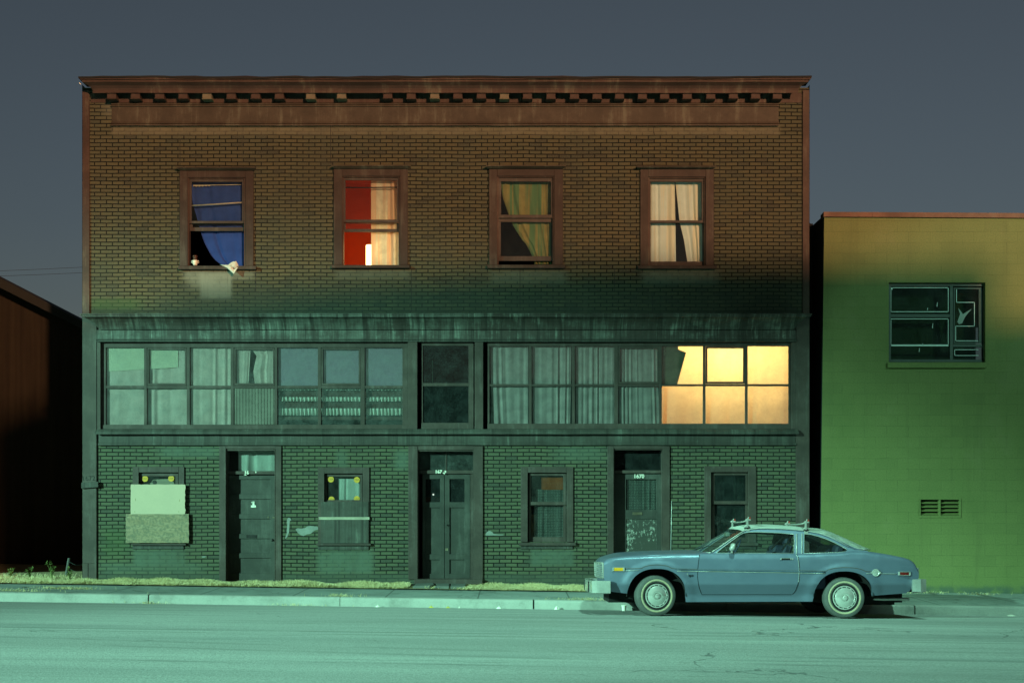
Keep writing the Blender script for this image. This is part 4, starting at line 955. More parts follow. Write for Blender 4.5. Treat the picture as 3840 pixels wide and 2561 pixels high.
# ------------------------------------------------------------------ rusty shed on the left
def rust():
    t = NT('rusty_corrugated_iron'); o = t.xyz()
    a = t.noise(1.0, 6, t.mapped((5.5, 1, .22)), .7); b = t.noise(2.2, 6, rough=.7); c2 = t.noise(1.0, 3, t.mapped((1.1, 1, .1), (4, 0, 0)), .5)
    c = t.ramp(t.math('ADD', t.math('MULTIPLY', a, .5), t.math('ADD', t.math('MULTIPLY', b, .2), t.math('MULTIPLY', c2, .3))), [(.35, (.014, .010, .007)), (.5, (.023, .017, .011)), (.62, (.034, .026, .016))])
    return t.done(t.principled(c, .85, .1, t.bump(b, .3, .01), spec=.2))
M['rust'] = rust()
SY = 6.0
shed = root('shed', (fx(-200, SY), SY, 0), 'rust brown corrugated shed with a sloping roof at the left edge', 'shed')
mb = B(); rows = []
xs = [fx(-1300, SY) + i * .038 for i in range(int((fx(420, SY) - fx(-1300, SY)) / .038))]
topz = lambda x: interp([(fx(-1300, SY), fz(1085, SY)), (fx(-700, SY), fz(700, SY)), (fx(0, SY), fz(1062, SY)), (fx(308, SY), fz(1222, SY)), (fx(420, SY), fz(1280, SY))], x)
mb.grid([[(x, SY + .004 * math.sin(x * 2 * math.pi / .152), .0) for x in xs], [(x, SY + .004 * math.sin(x * 2 * math.pi / .152), topz(x)) for x in xs]])
mb.build('wall', 'rust', shed, smooth=True)
mb = B()
for pts in (((-700, 683, 716), (330, 1226, 1245)), ((-1320, 1078, 1110), (-700, 683, 716))):
    (a, t0, b0), (c, t1, b1) = pts; Y0 = SY - .45
    d0, d1 = (28, 34) if a == -700 else (20, 20)
    for (y_a, y_b, Yf, Yb_) in (((t0, b0 + 10), (t1, b1 + 0), Y0, SY + 1.2),):
        mb.hexa([(fx(a, Yf), Yf, fz(y_a[1], Yf)), (fx(c, Yf), Yf, fz(y_b[1], Yf)), (fx(c, Yf), Yb_, fz(y_b[1], Yf)), (fx(a, Yf), Yb_, fz(y_a[1], Yf)),
                 (fx(a, Yf), Yf, fz(y_a[0], Yf)), (fx(c, Yf), Yf, fz(y_b[0] - 12, Yf)), (fx(c, Yf), Yb_, fz(y_b[0] - 12, Yf)), (fx(a, Yf), Yb_, fz(y_a[0], Yf))])
mb.build('roof', simple('weathered_roof_edge', (.012, .013, .012), .8), shed)
# unseen building added further left to keep the street lamp off the shed
nb = root('shed_shade_building', (-19, 2, 0), 'unseen tall dark brick building left of the rusty shed, added to keep the street lamp off it', 'building')
B().box(-26, -13.3, -.5, 5, -.5, 12).build('wall', simple('dark_brick_wall', (.07, .06, .05), .9), nb)
B().box(-26.2, -13.2, -.7, 5.1, 12, 12.3).build('parapet', 'tar', nb)
# leaning fence post with sagging wire
fp = root('fence', (fx(245, 1.2), 1.2, .15), 'leaning dark fence post with sagging wire between shed and brick building', 'fence')
Y = 1.2
B().tube([(fx(243, Y), Y, fz(2190, Y)), (fx(259, Y), Y, fz(2092, Y))], [.03, .026], 8).build('post', simple('dark_grey_wood', (.09, .095, .09), .8), fp)
for k, y in enumerate((2104, 2128, 2150)):
    B().tube([(fx(258 - k * 4, Y), Y - .03, fz(y, Y)), (fx(285, Y), Y - .03, fz(y + 14, Y)), (fx(320, Y), Y + .2, fz(y + 12, Y))], .004, 4).build('wire', 'steel', fp)

# overhead wires far behind
for k, (ya, yb, lb_) in enumerate(((1006, 985, 'upper of two thin overhead wires in the sky left of the building'), (1022, 1008, 'lower of two thin overhead wires in the sky left of the building'))):
    Y = 30; P = []
    for i in range(13):
        t = i / 12; P.append((fx(lerp(-900, 900, t), Y), Y, fz(lerp(ya + 20, yb - 24, t), Y) - .25 * 4 * t * (1 - t)))
    tag(B().tube(P, .007, 4).build('overhead_wire', 'tar', loc=P[6]), lb_, 'wire', 'overhead wires')

# added unseen building behind the camera, shaped to keep amber light off lower storeys
AZ, EL = 25.0, 10.0
kx = math.tan(R(AZ)); kz = math.tan(R(EL)) / math.cos(R(AZ)); WY = -35.0
wx = lambda X: X - WY * kx; wz = lambda Z: Z - WY * kz
wh = root('street_shade_building', (20, WY - 4, .3), 'unseen plain dark building across the street behind the camera, shaped to shade the lower storeys', 'building')
prof = [(-22, 7.1), (wx(-8.25), 7.1), (wx(-8.25), wz(5.15)), (wx(-6.5), wz(5.3)), (wx(-2), wz(5.85)), (wx(2), wz(6.15)), (wx(8.97), wz(6.13)), (wx(8.97), wz(5.09)), (80, wz(5.09)), (80, -1), (-22, -1)]
mb = B(); mb.prism(prof, WY - 2.5, WY); mb.build('wall', simple('dark_block_wall', (.10, .10, .09), .9), wh)
for i in range(9): B().box(-18 + i * 9, -14 + i * 9, WY - .02, WY + .03, 2.2, 4.4).build('window', 'glass_dark', wh)

# ------------------------------------------------------------------ litter along the kerb
def scrap(px, py, w, h, m, label, name='paper_scrap', cat='litter', Y=-2.93):
    X = fx(px, Y); z = z_road(X, Y) + .003; mb = B(); n_ = 9; rows = []
    rr = w / 2 / 230.0; hh = h / 230.0
    for i in range(4):
        s = i / 3; rows.append([(X + rr * s * math.cos(6.283 * k / n_) * (1 + .3 * math.sin(k * 2.1 + px)), Y + rr * .8 * s * math.sin(6.283 * k / n_), z + hh * (1 - s ** 1.5) * (1 + .35 * math.sin(k * 1.7 + px + i))) for k in range(n_)])
    mb.grid(rows, close=True); mb.face(*rows[-1])
    return tag(mb.build(name, m, loc=(X, Y, z)), label, cat, 'litter along the kerb' if cat == 'litter' else None)
scrap(1416, 2277, 17, 7, 'white_num', 'white crumpled scrap at the kerb left of the yellow leaf')
scrap(1871, 2283, 18, 7, 'white_num', 'flat white scrap at the kerb below the lace curtained window')
scrap(2087, 2286, 20, 10, 'white_num', 'largest crumpled white scrap at the kerb, left of the car')
scrap(1722, 2281, 6, 5, 'white_num', 'tiny white speck at the kerb right of the leaves')
scrap(2652, 2290, 9, 9, 'board_cream', 'pale scrap at the kerb seen under the car')
scrap(3790, 2308, 32, 4, 'white_num', 'flat pale scrap by the kerb at the right edge')
M['leaf'] = simple('yellow_leaf', (.52, .42, .08), .7, bump=0)
scrap(1618, 2279, 18, 7, 'leaf', 'curled yellow leaf at the kerb below the double door', 'leaf', 'leaf'); scrap(1680, 2280, 17, 6, 'leaf', 'pale yellow leaf just right of the curled one', 'leaf', 'leaf')
scrap(3815, 2226, 26, 10, 'band_pale', 'pale lump by the green wall at the right edge', 'stone', 'stone', Y=-.15)
Y = -3.02; X = fx(2340, Y); z = z_road(X, Y)
cup = root('paper_cup', (X, Y, z), 'white paper cup standing by the front wheel of the car', 'cup')
B().lathe([(0, 0), (.031, 0), (.040, .088), (.037, .09), (.03, .006), (0, .005)], (X, Y, z), 'z', 20).build('body', 'white_num', cup, smooth=True, angle=40)
B().lathe([(.0395, .085), (.043, .088), (.0395, .093)], (X, Y, z), 'z', 20).build('rim', 'white_num', cup, smooth=True)

# ------------------------------------------------------------------ the parked car
CY = -3.97; HW = .92
def Pz(py, w): Y = CY - w; return HC - (py - YH) * (D + Y) / F
def Px(px, w): Y = CY - w; return (px - XC) * (D + Y) / F
def car_paint():
    t = NT('light_blue_metallic_paint'); n1 = t.noise(2.2, 5); n2 = t.noise(420, 2); n3 = t.noise(7, 6, rough=.7)
    c = t.mix(t.maprange(n1, .3, .7), (.135, .170, .245), (.15, .188, .27)); c = t.mix(t.maprange(n2, .45, .7, 0, .3), c, (.17, .23, .33))
    c = t.mix(t.maprange(n3, .52, .75, 0, .22), c, (.14, .17, .21))
    return t.done(t.principled(c, t.maprange(n3, .3, .7, .30, .46), .35, None, .35, .5))
M['car'] = car_paint()
M['chrome'] = simple('chrome', (.74, .74, .70), .15, .6, var=.08, bump=0)
M['chrome_dull'] = simple('dulled_chrome', (.58, .59, .56), .18, .5, var=.12, bump=.05)
M['rubber'] = simple('tyre_rubber', (.085, .088, .085), .75, var=.25)
M['whitewall'] = simple('yellowed_whitewall', (.42, .36, .24), .7, var=.15)
M['black'] = simple('black_underside', (.008, .008, .008), .9, bump=0)
M['car_glass'] = glass_mat('car_glass', (.80, .88, .86), .03, (.3, .34, .32), .09)
M['car_glass_d'] = glass_mat('dewy_rear_glass', (.6, .68, .66), .75, (.50, .54, .48), .10)
M['amber'] = simple('amber_lens', (.75, .36, .02), .25, var=.15, bump=0, spec=.6)
M['red_lens'] = simple('dark_red_lens', (.16, .012, .010), .25, bump=0, spec=.6)
M['vinyl'] = simple('blue_vinyl', (.035, .045, .09), .5, bump=0)
M['vinyl_l'] = simple('light_blue_vinyl', (.16, .22, .26), .5, bump=0)
M['pin'] = simple('brown_pinstripe', (.11, .085, .06), .5, bump=0)
M['insert'] = simple('dark_blue_moulding', (.045, .075, .12), .4, bump=0)
M['dew'] = simple('dewy_pale_roof_paint', (.46, .50, .46), .55, var=.12, grain=90, bump=.1)
M['seam'] = simple('panel_gap', (.012, .016, .022), .9, bump=0)
ROLL = -2.0
car = root('parked_car', (Px(2815, HW), CY - .86, .005), 'light blue two door coupe with a roof rack parked at the kerb', 'car')

wz_pts = [(.10, .79), (.20, .815), (.335, .832), (.474, .914), (.488, .919), (.60, .920), (.71, .918), (.85, .902), (.94, .868), (1.0, .84)]
AF = (Px(2464, HW), Pz(2233, HW), .43, .395); AR = (Px(3167, HW), Pz(2233, HW), .432, .357)
def taper(x): return interp([(1.34, .925), (1.5, .955), (1.9, .985), (2.4, 1), (4.8, 1), (5.4, .985), (5.75, .96), (6.0, .925)], x)
def halfw(x, z):
    w = interp(wz_pts, z) * taper(x)
    for cx, cz, rx, rz in (AF, AR):
        d = math.hypot((x - cx) / rx, max(0, z - cz) / rz)
        if z > cz - .25 and d < 1.45: w += .022 * sm((1.40 - d) / .28) * (1 if z > cz - .05 else sm((z - cz + .25) / .2))
    return w
XF, XB = Px(2266, HW), Px(3452, HW)
def zt(x):
    return interp([(Px(a, HW), Pz(b, HW)) for a, b in ((2266, 2110), (2272, 2102), (2285, 2096), (2310, 2091), (2358, 2086), (2448, 2081), (2537, 2078), (2620, 2076.5), (2671, 2075), (2980, 2077), (3017, 2076), (3145, 2073), (3200, 2067), (3252, 2067), (3341, 2081), (3400, 2093), (3424, 2101), (3437, 2110), (3446, 2124), (3452, 2140))], x)
def zb_base(x):
    return interp([(XF, Pz(2172, HW)), (XF + .02, Pz(2205, HW)), (Px(2290, HW), Pz(2219, HW)), (Px(2355, HW), Pz(2226, HW)), (Px(2573, HW), Pz(2236, HW)), (Px(2576, HW), Pz(2258, HW)), (Px(3052, HW), Pz(2256, HW)), (Px(3058, HW), Pz(2230, HW)), (Px(3278, HW), Pz(2234, HW)), (Px(3413, HW), Pz(2225, HW)), (Px(3430, HW), Pz(2205, HW)), (XB, Pz(2168, HW))], x)
def zb(x):
    z = zb_base(x)
    for cx, cz, rx, rz in (AF, AR):
        t = (x - cx) / rx
        if abs(t) < 1: z = max(z, cz + rz * (1 - abs(t) ** 2.3) ** (1 / 2.1)) if True else z
    return z
xs = set(rng(XF, XB, 110))
for cx, cz, rx, rz in (AF, AR):
    for k in range(61): xs.add(cx - rx * math.cos(math.pi * k / 60) * 1.0002)
    xs.add(cx - rx - .001); xs.add(cx + rx + .001)
for p in (2573, 2574.5, 2576, 3052, 3055, 3058): xs.add(Px(p, HW))
xs = sorted(xs); NR = 22
def side(sgn):
    rows = []
    for x in xs:
        a, b = zb(x), zt(x); row = []
        for k in range(NR + 1):
            z = lerp(a, b, k / NR); w = halfw(x, z)
            sh = sm((z - (b - .035)) / .035) if b - z < .035 else 0
            row.append((x, CY - sgn * (w - .02 * sh), z))
        w = halfw(x, b); row.append((x, CY - sgn * (w - .05), b + .008)); rows.append(row)
    # arch return lips
    return rows
mb = B(); mb.grid(side(1)); mb.grid(side(-1), flip=True)
for sgn in (1, -1):                                      # lips turned into the wheel openings and sills
    mb.grid([[(x, CY - sgn * halfw(x, zb(x)), zb(x)), (x, CY - sgn * (halfw(x, zb(x)) - .05), zb(x) + .002)] for x in xs])
# hood, cowl and rear deck
def top(x0, x1, crown, n, xshift0=0.0, xshift1=0.0, lift=.008):
    rows = []
    for i in range(n + 1):
        t = i / n; row = []
        for k in range(25):
            v = k / 12 - 1; x = lerp(x0, x1, t); w = halfw(x, zt(x)) - .05
            xx = x + lerp(xshift0, xshift1, t) * (1 - v * v); c = crown(t) if callable(crown) else crown
            bulge = c * (1 - abs(v) ** 2.6)
            row.append((xx, CY + v * w, zt(x) + lift + bulge))
        rows.append(row)
    return rows
XW = Px(2662, .86)
mb.grid(top(XF, XW, lambda t: .012 + .034 * sm(t * 4), 26, -.05, -.21))
XD = Px(3236, HW)
mb.grid(top(XD, XB, lambda t: .02 * (1 - t), 14, -.06, .03))
# nose and tail panels
nose = []
for k in range(25):
    v = k / 12 - 1; w = halfw(XF, zt(XF)) - .05; x = XF - .05 * (1 - v * v)
    nose.append((x, v, w))
mb.grid([[(x, CY + v * w, zt(XF) + .008 + .012 * (1 - abs(v) ** 2.6)) for x, v, w in nose], [(x + .012, CY + v * (w + .02), Pz(2150, HW)) for x, v, w in nose], [(x + .05, CY + v * (w + .02), Pz(2225, HW)) for x, v, w in nose]])
tail = [(XB + .03 * (1 - (k / 12 - 1) ** 2), k / 12 - 1, halfw(XB, zt(XB)) - .05) for k in range(25)]
mb.grid([[(x, CY + v * w, zt(XB) + .008) for x, v, w in tail], [(x - .01, CY + v * (w + .03), Pz(2168, HW)) for x, v, w in tail], [(x - .09, CY + v * (w + .03), Pz(2222, HW)) for x, v, w in tail]])
for sgn in (1, -1):                                      # shoulder shelf beside the cabin
    mb.grid([[(x, CY - sgn * (halfw(x, zt(x)) - .05), zt(x) + .008), (x, CY - sgn * .74, zt(x) + .004)] for x in rng(XW - .1, XD + .15, 40)])
body = mb.build('body', 'car', car, smooth=True, angle=38)

# greenhouse ---------------------------------------------------------------
def gw(z): return interp([(.90, .845), (.945, .828), (1.30, .668), (1.36, .63)], z)
def G(px, py, sgn=1, inset=0.0):
    w = .75
    for _ in range(6): z = Pz(py, w); w = gw(z) - inset
    z = Pz(py, w); return Vector((Px(px, w), CY - sgn * w, z))
outer = [(2655, 2080), (2671, 2071), (2700, 2052), (2735, 2027), (2770, 2004), (2790, 1991), (2806, 1985), (2850, 1981), (2920, 1982), (2985, 1986), (3030, 1991), (3073, 1999), (3110, 2012), (3148, 2030), (3186, 2051), (3210, 2061), (3256, 2064), (3262, 2080)]
win1 = [(2687, 2073), (2705, 2057), (2740, 2030), (2776, 2004), (2790, 1997), (2812, 1993), (2850, 1993), (2920, 1996), (2979, 2001), (2981, 2030), (2978, 2074)]
win2 = [(3018, 2000), (3045, 2002), (3073, 2010), (3105, 2021), (3133, 2034), (3158, 2047), (3178, 2059), (3172, 2067), (3145, 2071), (3017, 2074)]
for sgn in (1, -1):
    roofm = B()
    loops = [outer, win1, win2]; flat = [p for l in loops for p in l]
    tris = geometry.tessellate_polygon([[Vector((x, -y, 0)) for x, y in l] for l in loops])
    pts = [G(x, y, sgn) for x, y in flat]; i = len(roofm.v); roofm.v += [tuple(p) for p in pts]
    for a in tris: roofm.f.append(tuple(i + k for k in a)); roofm.mi.append(0)
    pin = [G(x, y, sgn, .022) for x, y in flat]                          # window returns
    k0 = 0
    for l in loops:
        n_ = len(l)
        if l is not outer:
            for k in range(n_): q = (k + 1) % n_; roofm.face(pts[k0 + k], pts[k0 + q], pin[k0 + q], pin[k0 + k])
        k0 += n_
    roofm.build('cabin_side', 'car', car)
# roof skin
RX = [(2790, 1990), (2806, 1984.5), (2830, 1982), (2850, 1981), (2885, 1981), (2920, 1982), (2985, 1986), (3015, 1988.5), (3040, 1992)]
def roof_row(px, py, c, sh):
    p = G(px, py); w = CY - p.y; row = []
    for k in range(25):
        v = k / 12 - 1; row.append((p.x + sh * (1 - v * v), CY + v * w, p.z + .004 + c * (1 - abs(v) ** 2.2)))
    return row
rows = [roof_row(a, b, interp([(2790, .045), (2830, .070), (2900, .078), (3040, .076)], a), interp([(2790, -.10), (2850, -.03), (2900, 0), (3040, .0)], a)) for a, b in RX]
roof = B().grid(rows).build('roof', 'dew', car, smooth=True)
# rear glass and sails
EDGE = [(3040, 1992), (3066, 1996), (3100, 2006), (3130, 2018), (3160, 2032), (3186, 2045), (3214, 2057), (3240, 2063)]
CEN = [(3040, 1975.5), (3076, 1983), (3108, 1994), (3140, 2008), (3172, 2023), (3200, 2036), (3228, 2049), (3253, 2060)]
def cen(px, py): d = D + CY; return Vector(((px - XC) * d / F, CY, HC - (py - YH) * d / F + .035))
rg = []; sail = {1: [], -1: []}
for (a, b), (c, d) in zip(EDGE, CEN):
    e = G(a, b, 1, .035 if a > 3040 else 0); e.z += .012; m = cen(c, d); row = []
    if a == 3040: m = Vector((e.x, CY, rows[-1][12][2]))
    w = CY - e.y
    for k in range(25):
        v = k / 12 - 1; s = 1 - abs(v) ** 2.2; row.append((lerp(e.x, m.x, s), CY + v * w, lerp(e.z, m.z, s)))
    rg.append(row)
rear_glass = B().grid(rg).build('rear_window', 'car_glass_d', car, smooth=True)
mb = B()
for sgn in (1, -1):
    r2 = []
    for (a, b), row in zip(EDGE, rg):
        oy = interp(outer[10:16], a); r2.append([tuple(G(a, oy, sgn)), (row[0][0], CY - sgn * (CY - row[0][1]), row[0][2])])
    mb.grid(r2)
mb.build('sail_panel', 'car', car, smooth=True)
mb = B().tube([rg[-1][k] for k in range(25)], .012, 6); mb.tube([row[0] for row in rg[1:]], .006, 5); mb.tube([row[-1] for row in rg[1:]], .006, 5); mb.build('rear_window_trim', 'chrome', car, smooth=True)
# windscreen
ws = []
for i in range(9):
    t = i / 8; e = G(lerp(2666, 2795, t), lerp(2073, 1988, t), 1, .01); w = CY - e.y; row = []
    for k in range(25):
        v = k / 12 - 1; row.append((e.x - lerp(.20, .10, t) * (1 - v * v), CY + v * w, e.z + .004 + lerp(.012, .03, t) * (1 - abs(v) ** 2.2)))
    ws.append(row)
B().grid(ws).build('windscreen', 'car_glass', car, smooth=True)
mb = B().tube(ws[0], .012, 6).tube(ws[-1], .008, 6); mb.build('windscreen_trim', 'chrome_dull', car, smooth=True)
mb = B(); mb.tube([(ws[0][8][0] - .03, ws[0][8][1], ws[0][8][2] + .015), (ws[2][4][0] - .02, ws[2][4][1], ws[2][4][2] + .01)], .006, 5); mb.build('wiper', 'black', car)
# side glass, trim, drip rail
for sgn in (1, -1):
    for nm, l in (('door_window', win1), ('quarter_window', win2)):
        mb = B(); pts = [G(x, y, sgn, .016) for x, y in l]
        for a in geometry.tessellate_polygon([[Vector((x, -y, 0)) for x, y in l]]): mb.face(*[pts[k] for k in a])
        g_ = mb.build(nm, 'car_glass', car)
        mb = B(); q = [G(x, y, sgn, -.002) for x, y in l]; mb.tube(q + [q[0]], .0055, 5, False); mb.build('trim', 'chrome_dull', g_, smooth=True)
    B().tube([G(x, y - 2, sgn, -.012) for x, y in outer[1:15]], .008, 6).build('drip_rail', 'chrome_dull', car, smooth=True)
    mb = B()
    for a, b in (((2990, 2000), (2989, 2076)), ((3010, 1999), (3009, 2076))):
        p, q = G(*a, sgn, -.004), G(*b, sgn, -.004); mb.tube([p, q], .010, 6)
    mb.build('pillar_trim', 'chrome_dull', car, smooth=True)

# doors: skins standing a hair proud of the body with a dark gap round them
def S(px, py, out=0.0, sgn=1):
    w = HW
    for _ in range(5): x, z = Px(px, w), Pz(py, w); w = halfw(x, z) + out
    return Vector((x, CY - sgn * w, z))
fe = [(2077, 2626), (2100, 2623), (2133, 2619), (2163, 2618), (2185, 2621), (2202, 2624), (2227.5, 2634)]
re_ = [(2077, 2986), (2088, 2993), (2110, 2996), (2133, 2998), (2160, 2997.5), (2178, 2996), (2195, 2990), (2211, 2984), (2222, 2977), (2227.5, 2970)]
for sgn in (1, -1):
    rows = []
    for i in range(31):
        py = lerp(2077.5, 2227.5, i / 30); a, b = interp(fe, py), interp(re_, py)
        rows.append([S(lerp(a, b, k / 30), py, .005, sgn) for k in range(31)])
    mb = B().grid(rows)
    edge = rows[0] + [r[-1] for r in rows[1:]] + rows[-1][::-1][1:] + [r[0] for r in rows[::-1]][1:]
    mb.grid([edge, [(p.x, p.y + sgn * .012, p.z) for p in edge]])
    door = mb.build('door', 'car', car, smooth=True, angle=40)
    gap = B(); lo = [r[0] for r in rows] + rows[-1][1:]; hi = [r[-1] for r in rows]
    for pth in (lo, hi): gap.tube([(p.x + (-.006 if pth is lo else .006), p.y + sgn * .003, p.z - (.004 if pth is lo else 0)) for p in pth], .005, 5)
    gap.build('door_gap', 'seam', door)
    B().tube([Vector((p.x, p.y - sgn * .002, p.z)) for p in hi[:22]], .0035, 5).build('edge_guard', 'chrome', door, smooth=True)
    hd = B(); a, b = S(2931, 2095.5, .012, sgn), S(2966, 2095.5, .012, sgn)
    hd.box(a.x, b.x, a.y - .008, a.y + .02, a.z - .013, a.z + .013); h_ = hd.build('door_handle', 'black', door, bevel=.006)
    mb = B(); mb.box(a.x - .012, a.x + .006, a.y - .012, a.y + .01, a.z - .012, a.z + .012).box(b.x - .004, b.x + .012, a.y - .012, a.y + .01, a.z - .012, a.z + .012).box(a.x, b.x, a.y - .010, a.y, a.z + .009, a.z + .014); mb.build('handle_trim', 'chrome', door, bevel=.003)
    B().lathe([(0, -sgn * .012), (.011, -sgn * .011), (.012, 0)], tuple(S(2974, 2095.5, .006, sgn)), 'y', 12).build('lock', 'chrome', door)
    # body side lines: bright strip below, brown pin stripe above, rising over the wheels
    low = [(2344, 2139), (2400, 2138.5)] ; chrome_path = [(2344, 2139.5), (2404, 2138.5)]
    arch = lambda cx, top, base, half: [(cx + half * math.sin(R(a)), base - (base - top) * math.cos(R(a)) ** 1.2) for a in range(-88, 89, 8)]
    pinp = [(2345, 2132), (2400, 2131)] + arch(2463, 2117.5, 2132, 56)[1:-1] + [(2534, 2132.5)] + [(lerp(2534, 3095, k / 24), lerp(2133, 2141, k / 24)) for k in range(1, 25)] + arch(3172, 2127.5, 2142, 72)[1:-1] + [(3250, 2142.5), (3270, 2143)]
    B().tube([S(x, y, .003, sgn) for x, y in pinp], .0035, 4).build('pinstripe', 'pin', car)
    mb = B().tube([S(x, y, .004, sgn) for x, y in ((2346, 2139.5), (2372, 2139), (2396, 2138.5))], .005, 5)
    mb.tube([S(lerp(2540, 3096, k / 30), lerp(2141, 2150, k / 30), .006, sgn) for k in range(31)], .0048, 5); mb.tube([S(lerp(3250, 3366, k / 10), lerp(2150, 2151.5, k / 10), .005, sgn) for k in range(11)], .0045, 5)
    mb.build('side_moulding', 'chrome_dull', car, smooth=True)
    mb = B().tube([S(lerp(2540, 3096, k / 30), lerp(2137, 2146, k / 30), .004, sgn) for k in range(31)], .011, 5); mb.build('moulding_insert', 'insert', car, smooth=True)
    def lens(x0, x1, y0, y1, m):
        p, q = S(x0, (y0 + y1) / 2, .004, sgn), S(x1, (y0 + y1) / 2, .004, sgn); hz = (y1 - y0) / 255 / 2
        mb = B().hexa([(p.x, p.y + sgn * .01, p.z - hz), (q.x, q.y + sgn * .01, q.z - hz), (q.x, q.y - sgn * .010, q.z - hz), (p.x, p.y - sgn * .010, p.z - hz), (p.x, p.y + sgn * .01, p.z + hz), (q.x, q.y + sgn * .01, q.z + hz), (q.x, q.y - sgn * .010, q.z + hz), (p.x, p.y - sgn * .010, p.z + hz)])
        l_ = mb.build('side_marker', m, car, bevel=.003)
        mb = B()
        for a in (p, q): mb.box(a.x - .012, a.x + .012, a.y - .014, a.y + .014, a.z - hz - .004, a.z + hz + .004)
        mb.box(p.x, q.x, p.y - .009, p.y + .009, p.z + hz, p.z + hz + .005).box(p.x, q.x, p.y - .009, p.y + .009, p.z - hz - .005, p.z - hz); mb.build('bezel', 'chrome', l_, bevel=.002)
    lens(2300, 2340, 2128.5, 2140, 'amber'); lens(3373, 3413, 2144.5, 2156, 'red_lens')
    if sgn == 1:
        c = tuple(S(3286, 2147, .006)); mb = B().lathe([(0, -.016), (.03, -.014), (.036, -.006), (.046, -.014), (.055, -.010), (.056, .004)], c, 'y', 28)
        for s in (-1, 1): mb.box(c[0] + s * .064 - .008, c[0] + s * .064 + .008, c[1] - .012, c[1] + .01, c[2] - .014, c[2] + .014)
        mb.build('fuel_cap', 'chrome', car, smooth=True, angle=40)
        c = S(2588, 2157.5, .004); mb = B()
        mb.hexa([(c.x - .058, c.y - .002, c.z - .032), (c.x - .044, c.y - .002, c.z - .032), (c.x - .044, c.y + .004, c.z - .032), (c.x - .058, c.y + .004, c.z - .032), (c.x - .038, c.y - .002, c.z + .032), (c.x - .030, c.y - .002, c.z + .032), (c.x - .030, c.y + .004, c.z + .032), (c.x - .038, c.y + .004, c.z + .032)])
        mb.m = 1; mb.text('spn', .052, c.x + .012, c.y - .002, c.z, shear=.15, extrude=.002, bold=.001); mb.build('badge', ['chrome', 'seam'], car)

# door mirror (near side)
c = S(2744, 2072, -.02); mb = B().box(c.x - .012, c.x + .02, c.y - .05, c.y + .01, c.z - .006, c.z + .03); mb.build('mirror_stem', 'chrome', car, bevel=.005)
mb = B(); c2 = (c.x + .002, c.y - .085, c.z + .085); rows = []
for (s, yy) in ((.15, -.06), (.8, -.055), (1, -.02), (1, .03), (.9, .055), (.0, .056)):
    rows.append([(c2[0] + yy * .55 + .0 + .012 * math.sin(a), c2[1] + .060 * s * math.cos(a), c2[2] + .056 * s * math.sin(a) * (1.0)) for a in [2 * math.pi * k / 20 for k in range(20)]])
mb.grid(rows, close=True).build('side_mirror', 'chrome', car, smooth=True)
mb = B().tube([(c.x - .05, c.y + .1, c.z + .03), (c.x - .10, c.y + .10, c.z + .14), (c.x - .105, c.y + .10, c.z + .15)], .006, 5); mb.build('vent_handle', 'chrome_dull', car)

# grille and lamps
mb = B(); gx0 = XF - .02
def front_pt(v, z, out): w = halfw(XF, zt(XF)) - .05; return Vector((XF - .05 * (1 - v * v) - out, CY + v * w, z))
z0, z1 = Pz(2166, HW), Pz(2113, HW); vs = [-.99 + 1.98 * k / 24 for k in range(25)]
mb.grid([[front_pt(v, z0, -.03) for v in vs], [front_pt(v, z1, -.02) for v in vs]]); gr = mb.build('grille', 'black', car)
mb = B()
for k in range(7): mb.tube([front_pt(v * .98, lerp(z0, z1, (k + .5) / 7), .020) for v in vs], .0055, 5)
for k in range(13): v = -.9 + 1.8 * k / 12; mb.tube([front_pt(v, z0, .018), front_pt(v, z1, .024)], .004, 5)
mb.build('grille_bar', 'chrome', gr)
mb = B(); mb.tube([front_pt(v, z1 + .008, .018) for v in vs], .012, 6); mb.tube([front_pt(v, z0 - .006, .008) for v in vs], .010, 6)
for v in (-1, 1):
    p, q = front_pt(v * .985, z0 - .01, -.018), front_pt(v * .985, z1 + .012, -.012); mb.hexa([(p.x - .03, p.y - .022, p.z), (p.x + .022, p.y - .022, p.z), (p.x + .022, p.y + .022, p.z), (p.x - .03, p.y + .022, p.z), (q.x - .03, q.y - .022, q.z), (q.x + .01, q.y - .022, q.z), (q.x + .01, q.y + .022, q.z), (q.x - .03, q.y + .022, q.z)])
mb.build('grille_surround', 'chrome', gr, bevel=.006)
for v in (-.80, .80):
    p = front_pt(v, (z0 + z1) / 2, -.035)
    h_ = B().lathe([(0, -.03), (.05, -.026), (.078, -.012), (.086, .0)], p, 'x', 28).build('headlight', glass_mat('headlight_glass', (.9, .95, .95), .1, (.6, .6, .55), .2), car, smooth=True)
    mb = B().lathe([(.084, -.008), (.098, -.014), (.106, .0), (.106, .03)], p, 'x', 28); mb.build('bezel', 'chrome', h_, smooth=True)
    B().lathe([(0, .02), (.06, .012), (.084, .002)], p, 'x', 24).build('reflector', 'chrome', h_, smooth=True)
    p = front_pt(v * .5, z0 + .05, .02)
for v in (-.86, -.6, .6, .86):
    p = Vector((XB + .03 * (1 - v * v) + .004, CY + v * .78, Pz(2148, HW)))
for v in (-.72, .72):
    mb = B().box(XB - .01, XB + .03, CY + v * .78 - .17, CY + v * .78 + .17, Pz(2164, HW), Pz(2134, HW)); t_ = mb.build('tail_light', 'red_lens', car, bevel=.008)
    mb = B().box(XB - .03, XB + .036, CY + v * .78 - .19, CY + v * .78 + .19, Pz(2134, HW), Pz(2130, HW)).box(XB - .03, XB + .036, CY + v * .78 - .19, CY + v * .78 + .19, Pz(2168, HW), Pz(2164, HW))
    s = 1 if v > 0 else -1; mb.box(XB - .03, XB + .036, CY + v * .78 + s * .172, CY + v * .78 + s * .192, Pz(2166, HW), Pz(2131, HW)); mb.build('bezel', 'chrome', t_, bevel=.004)

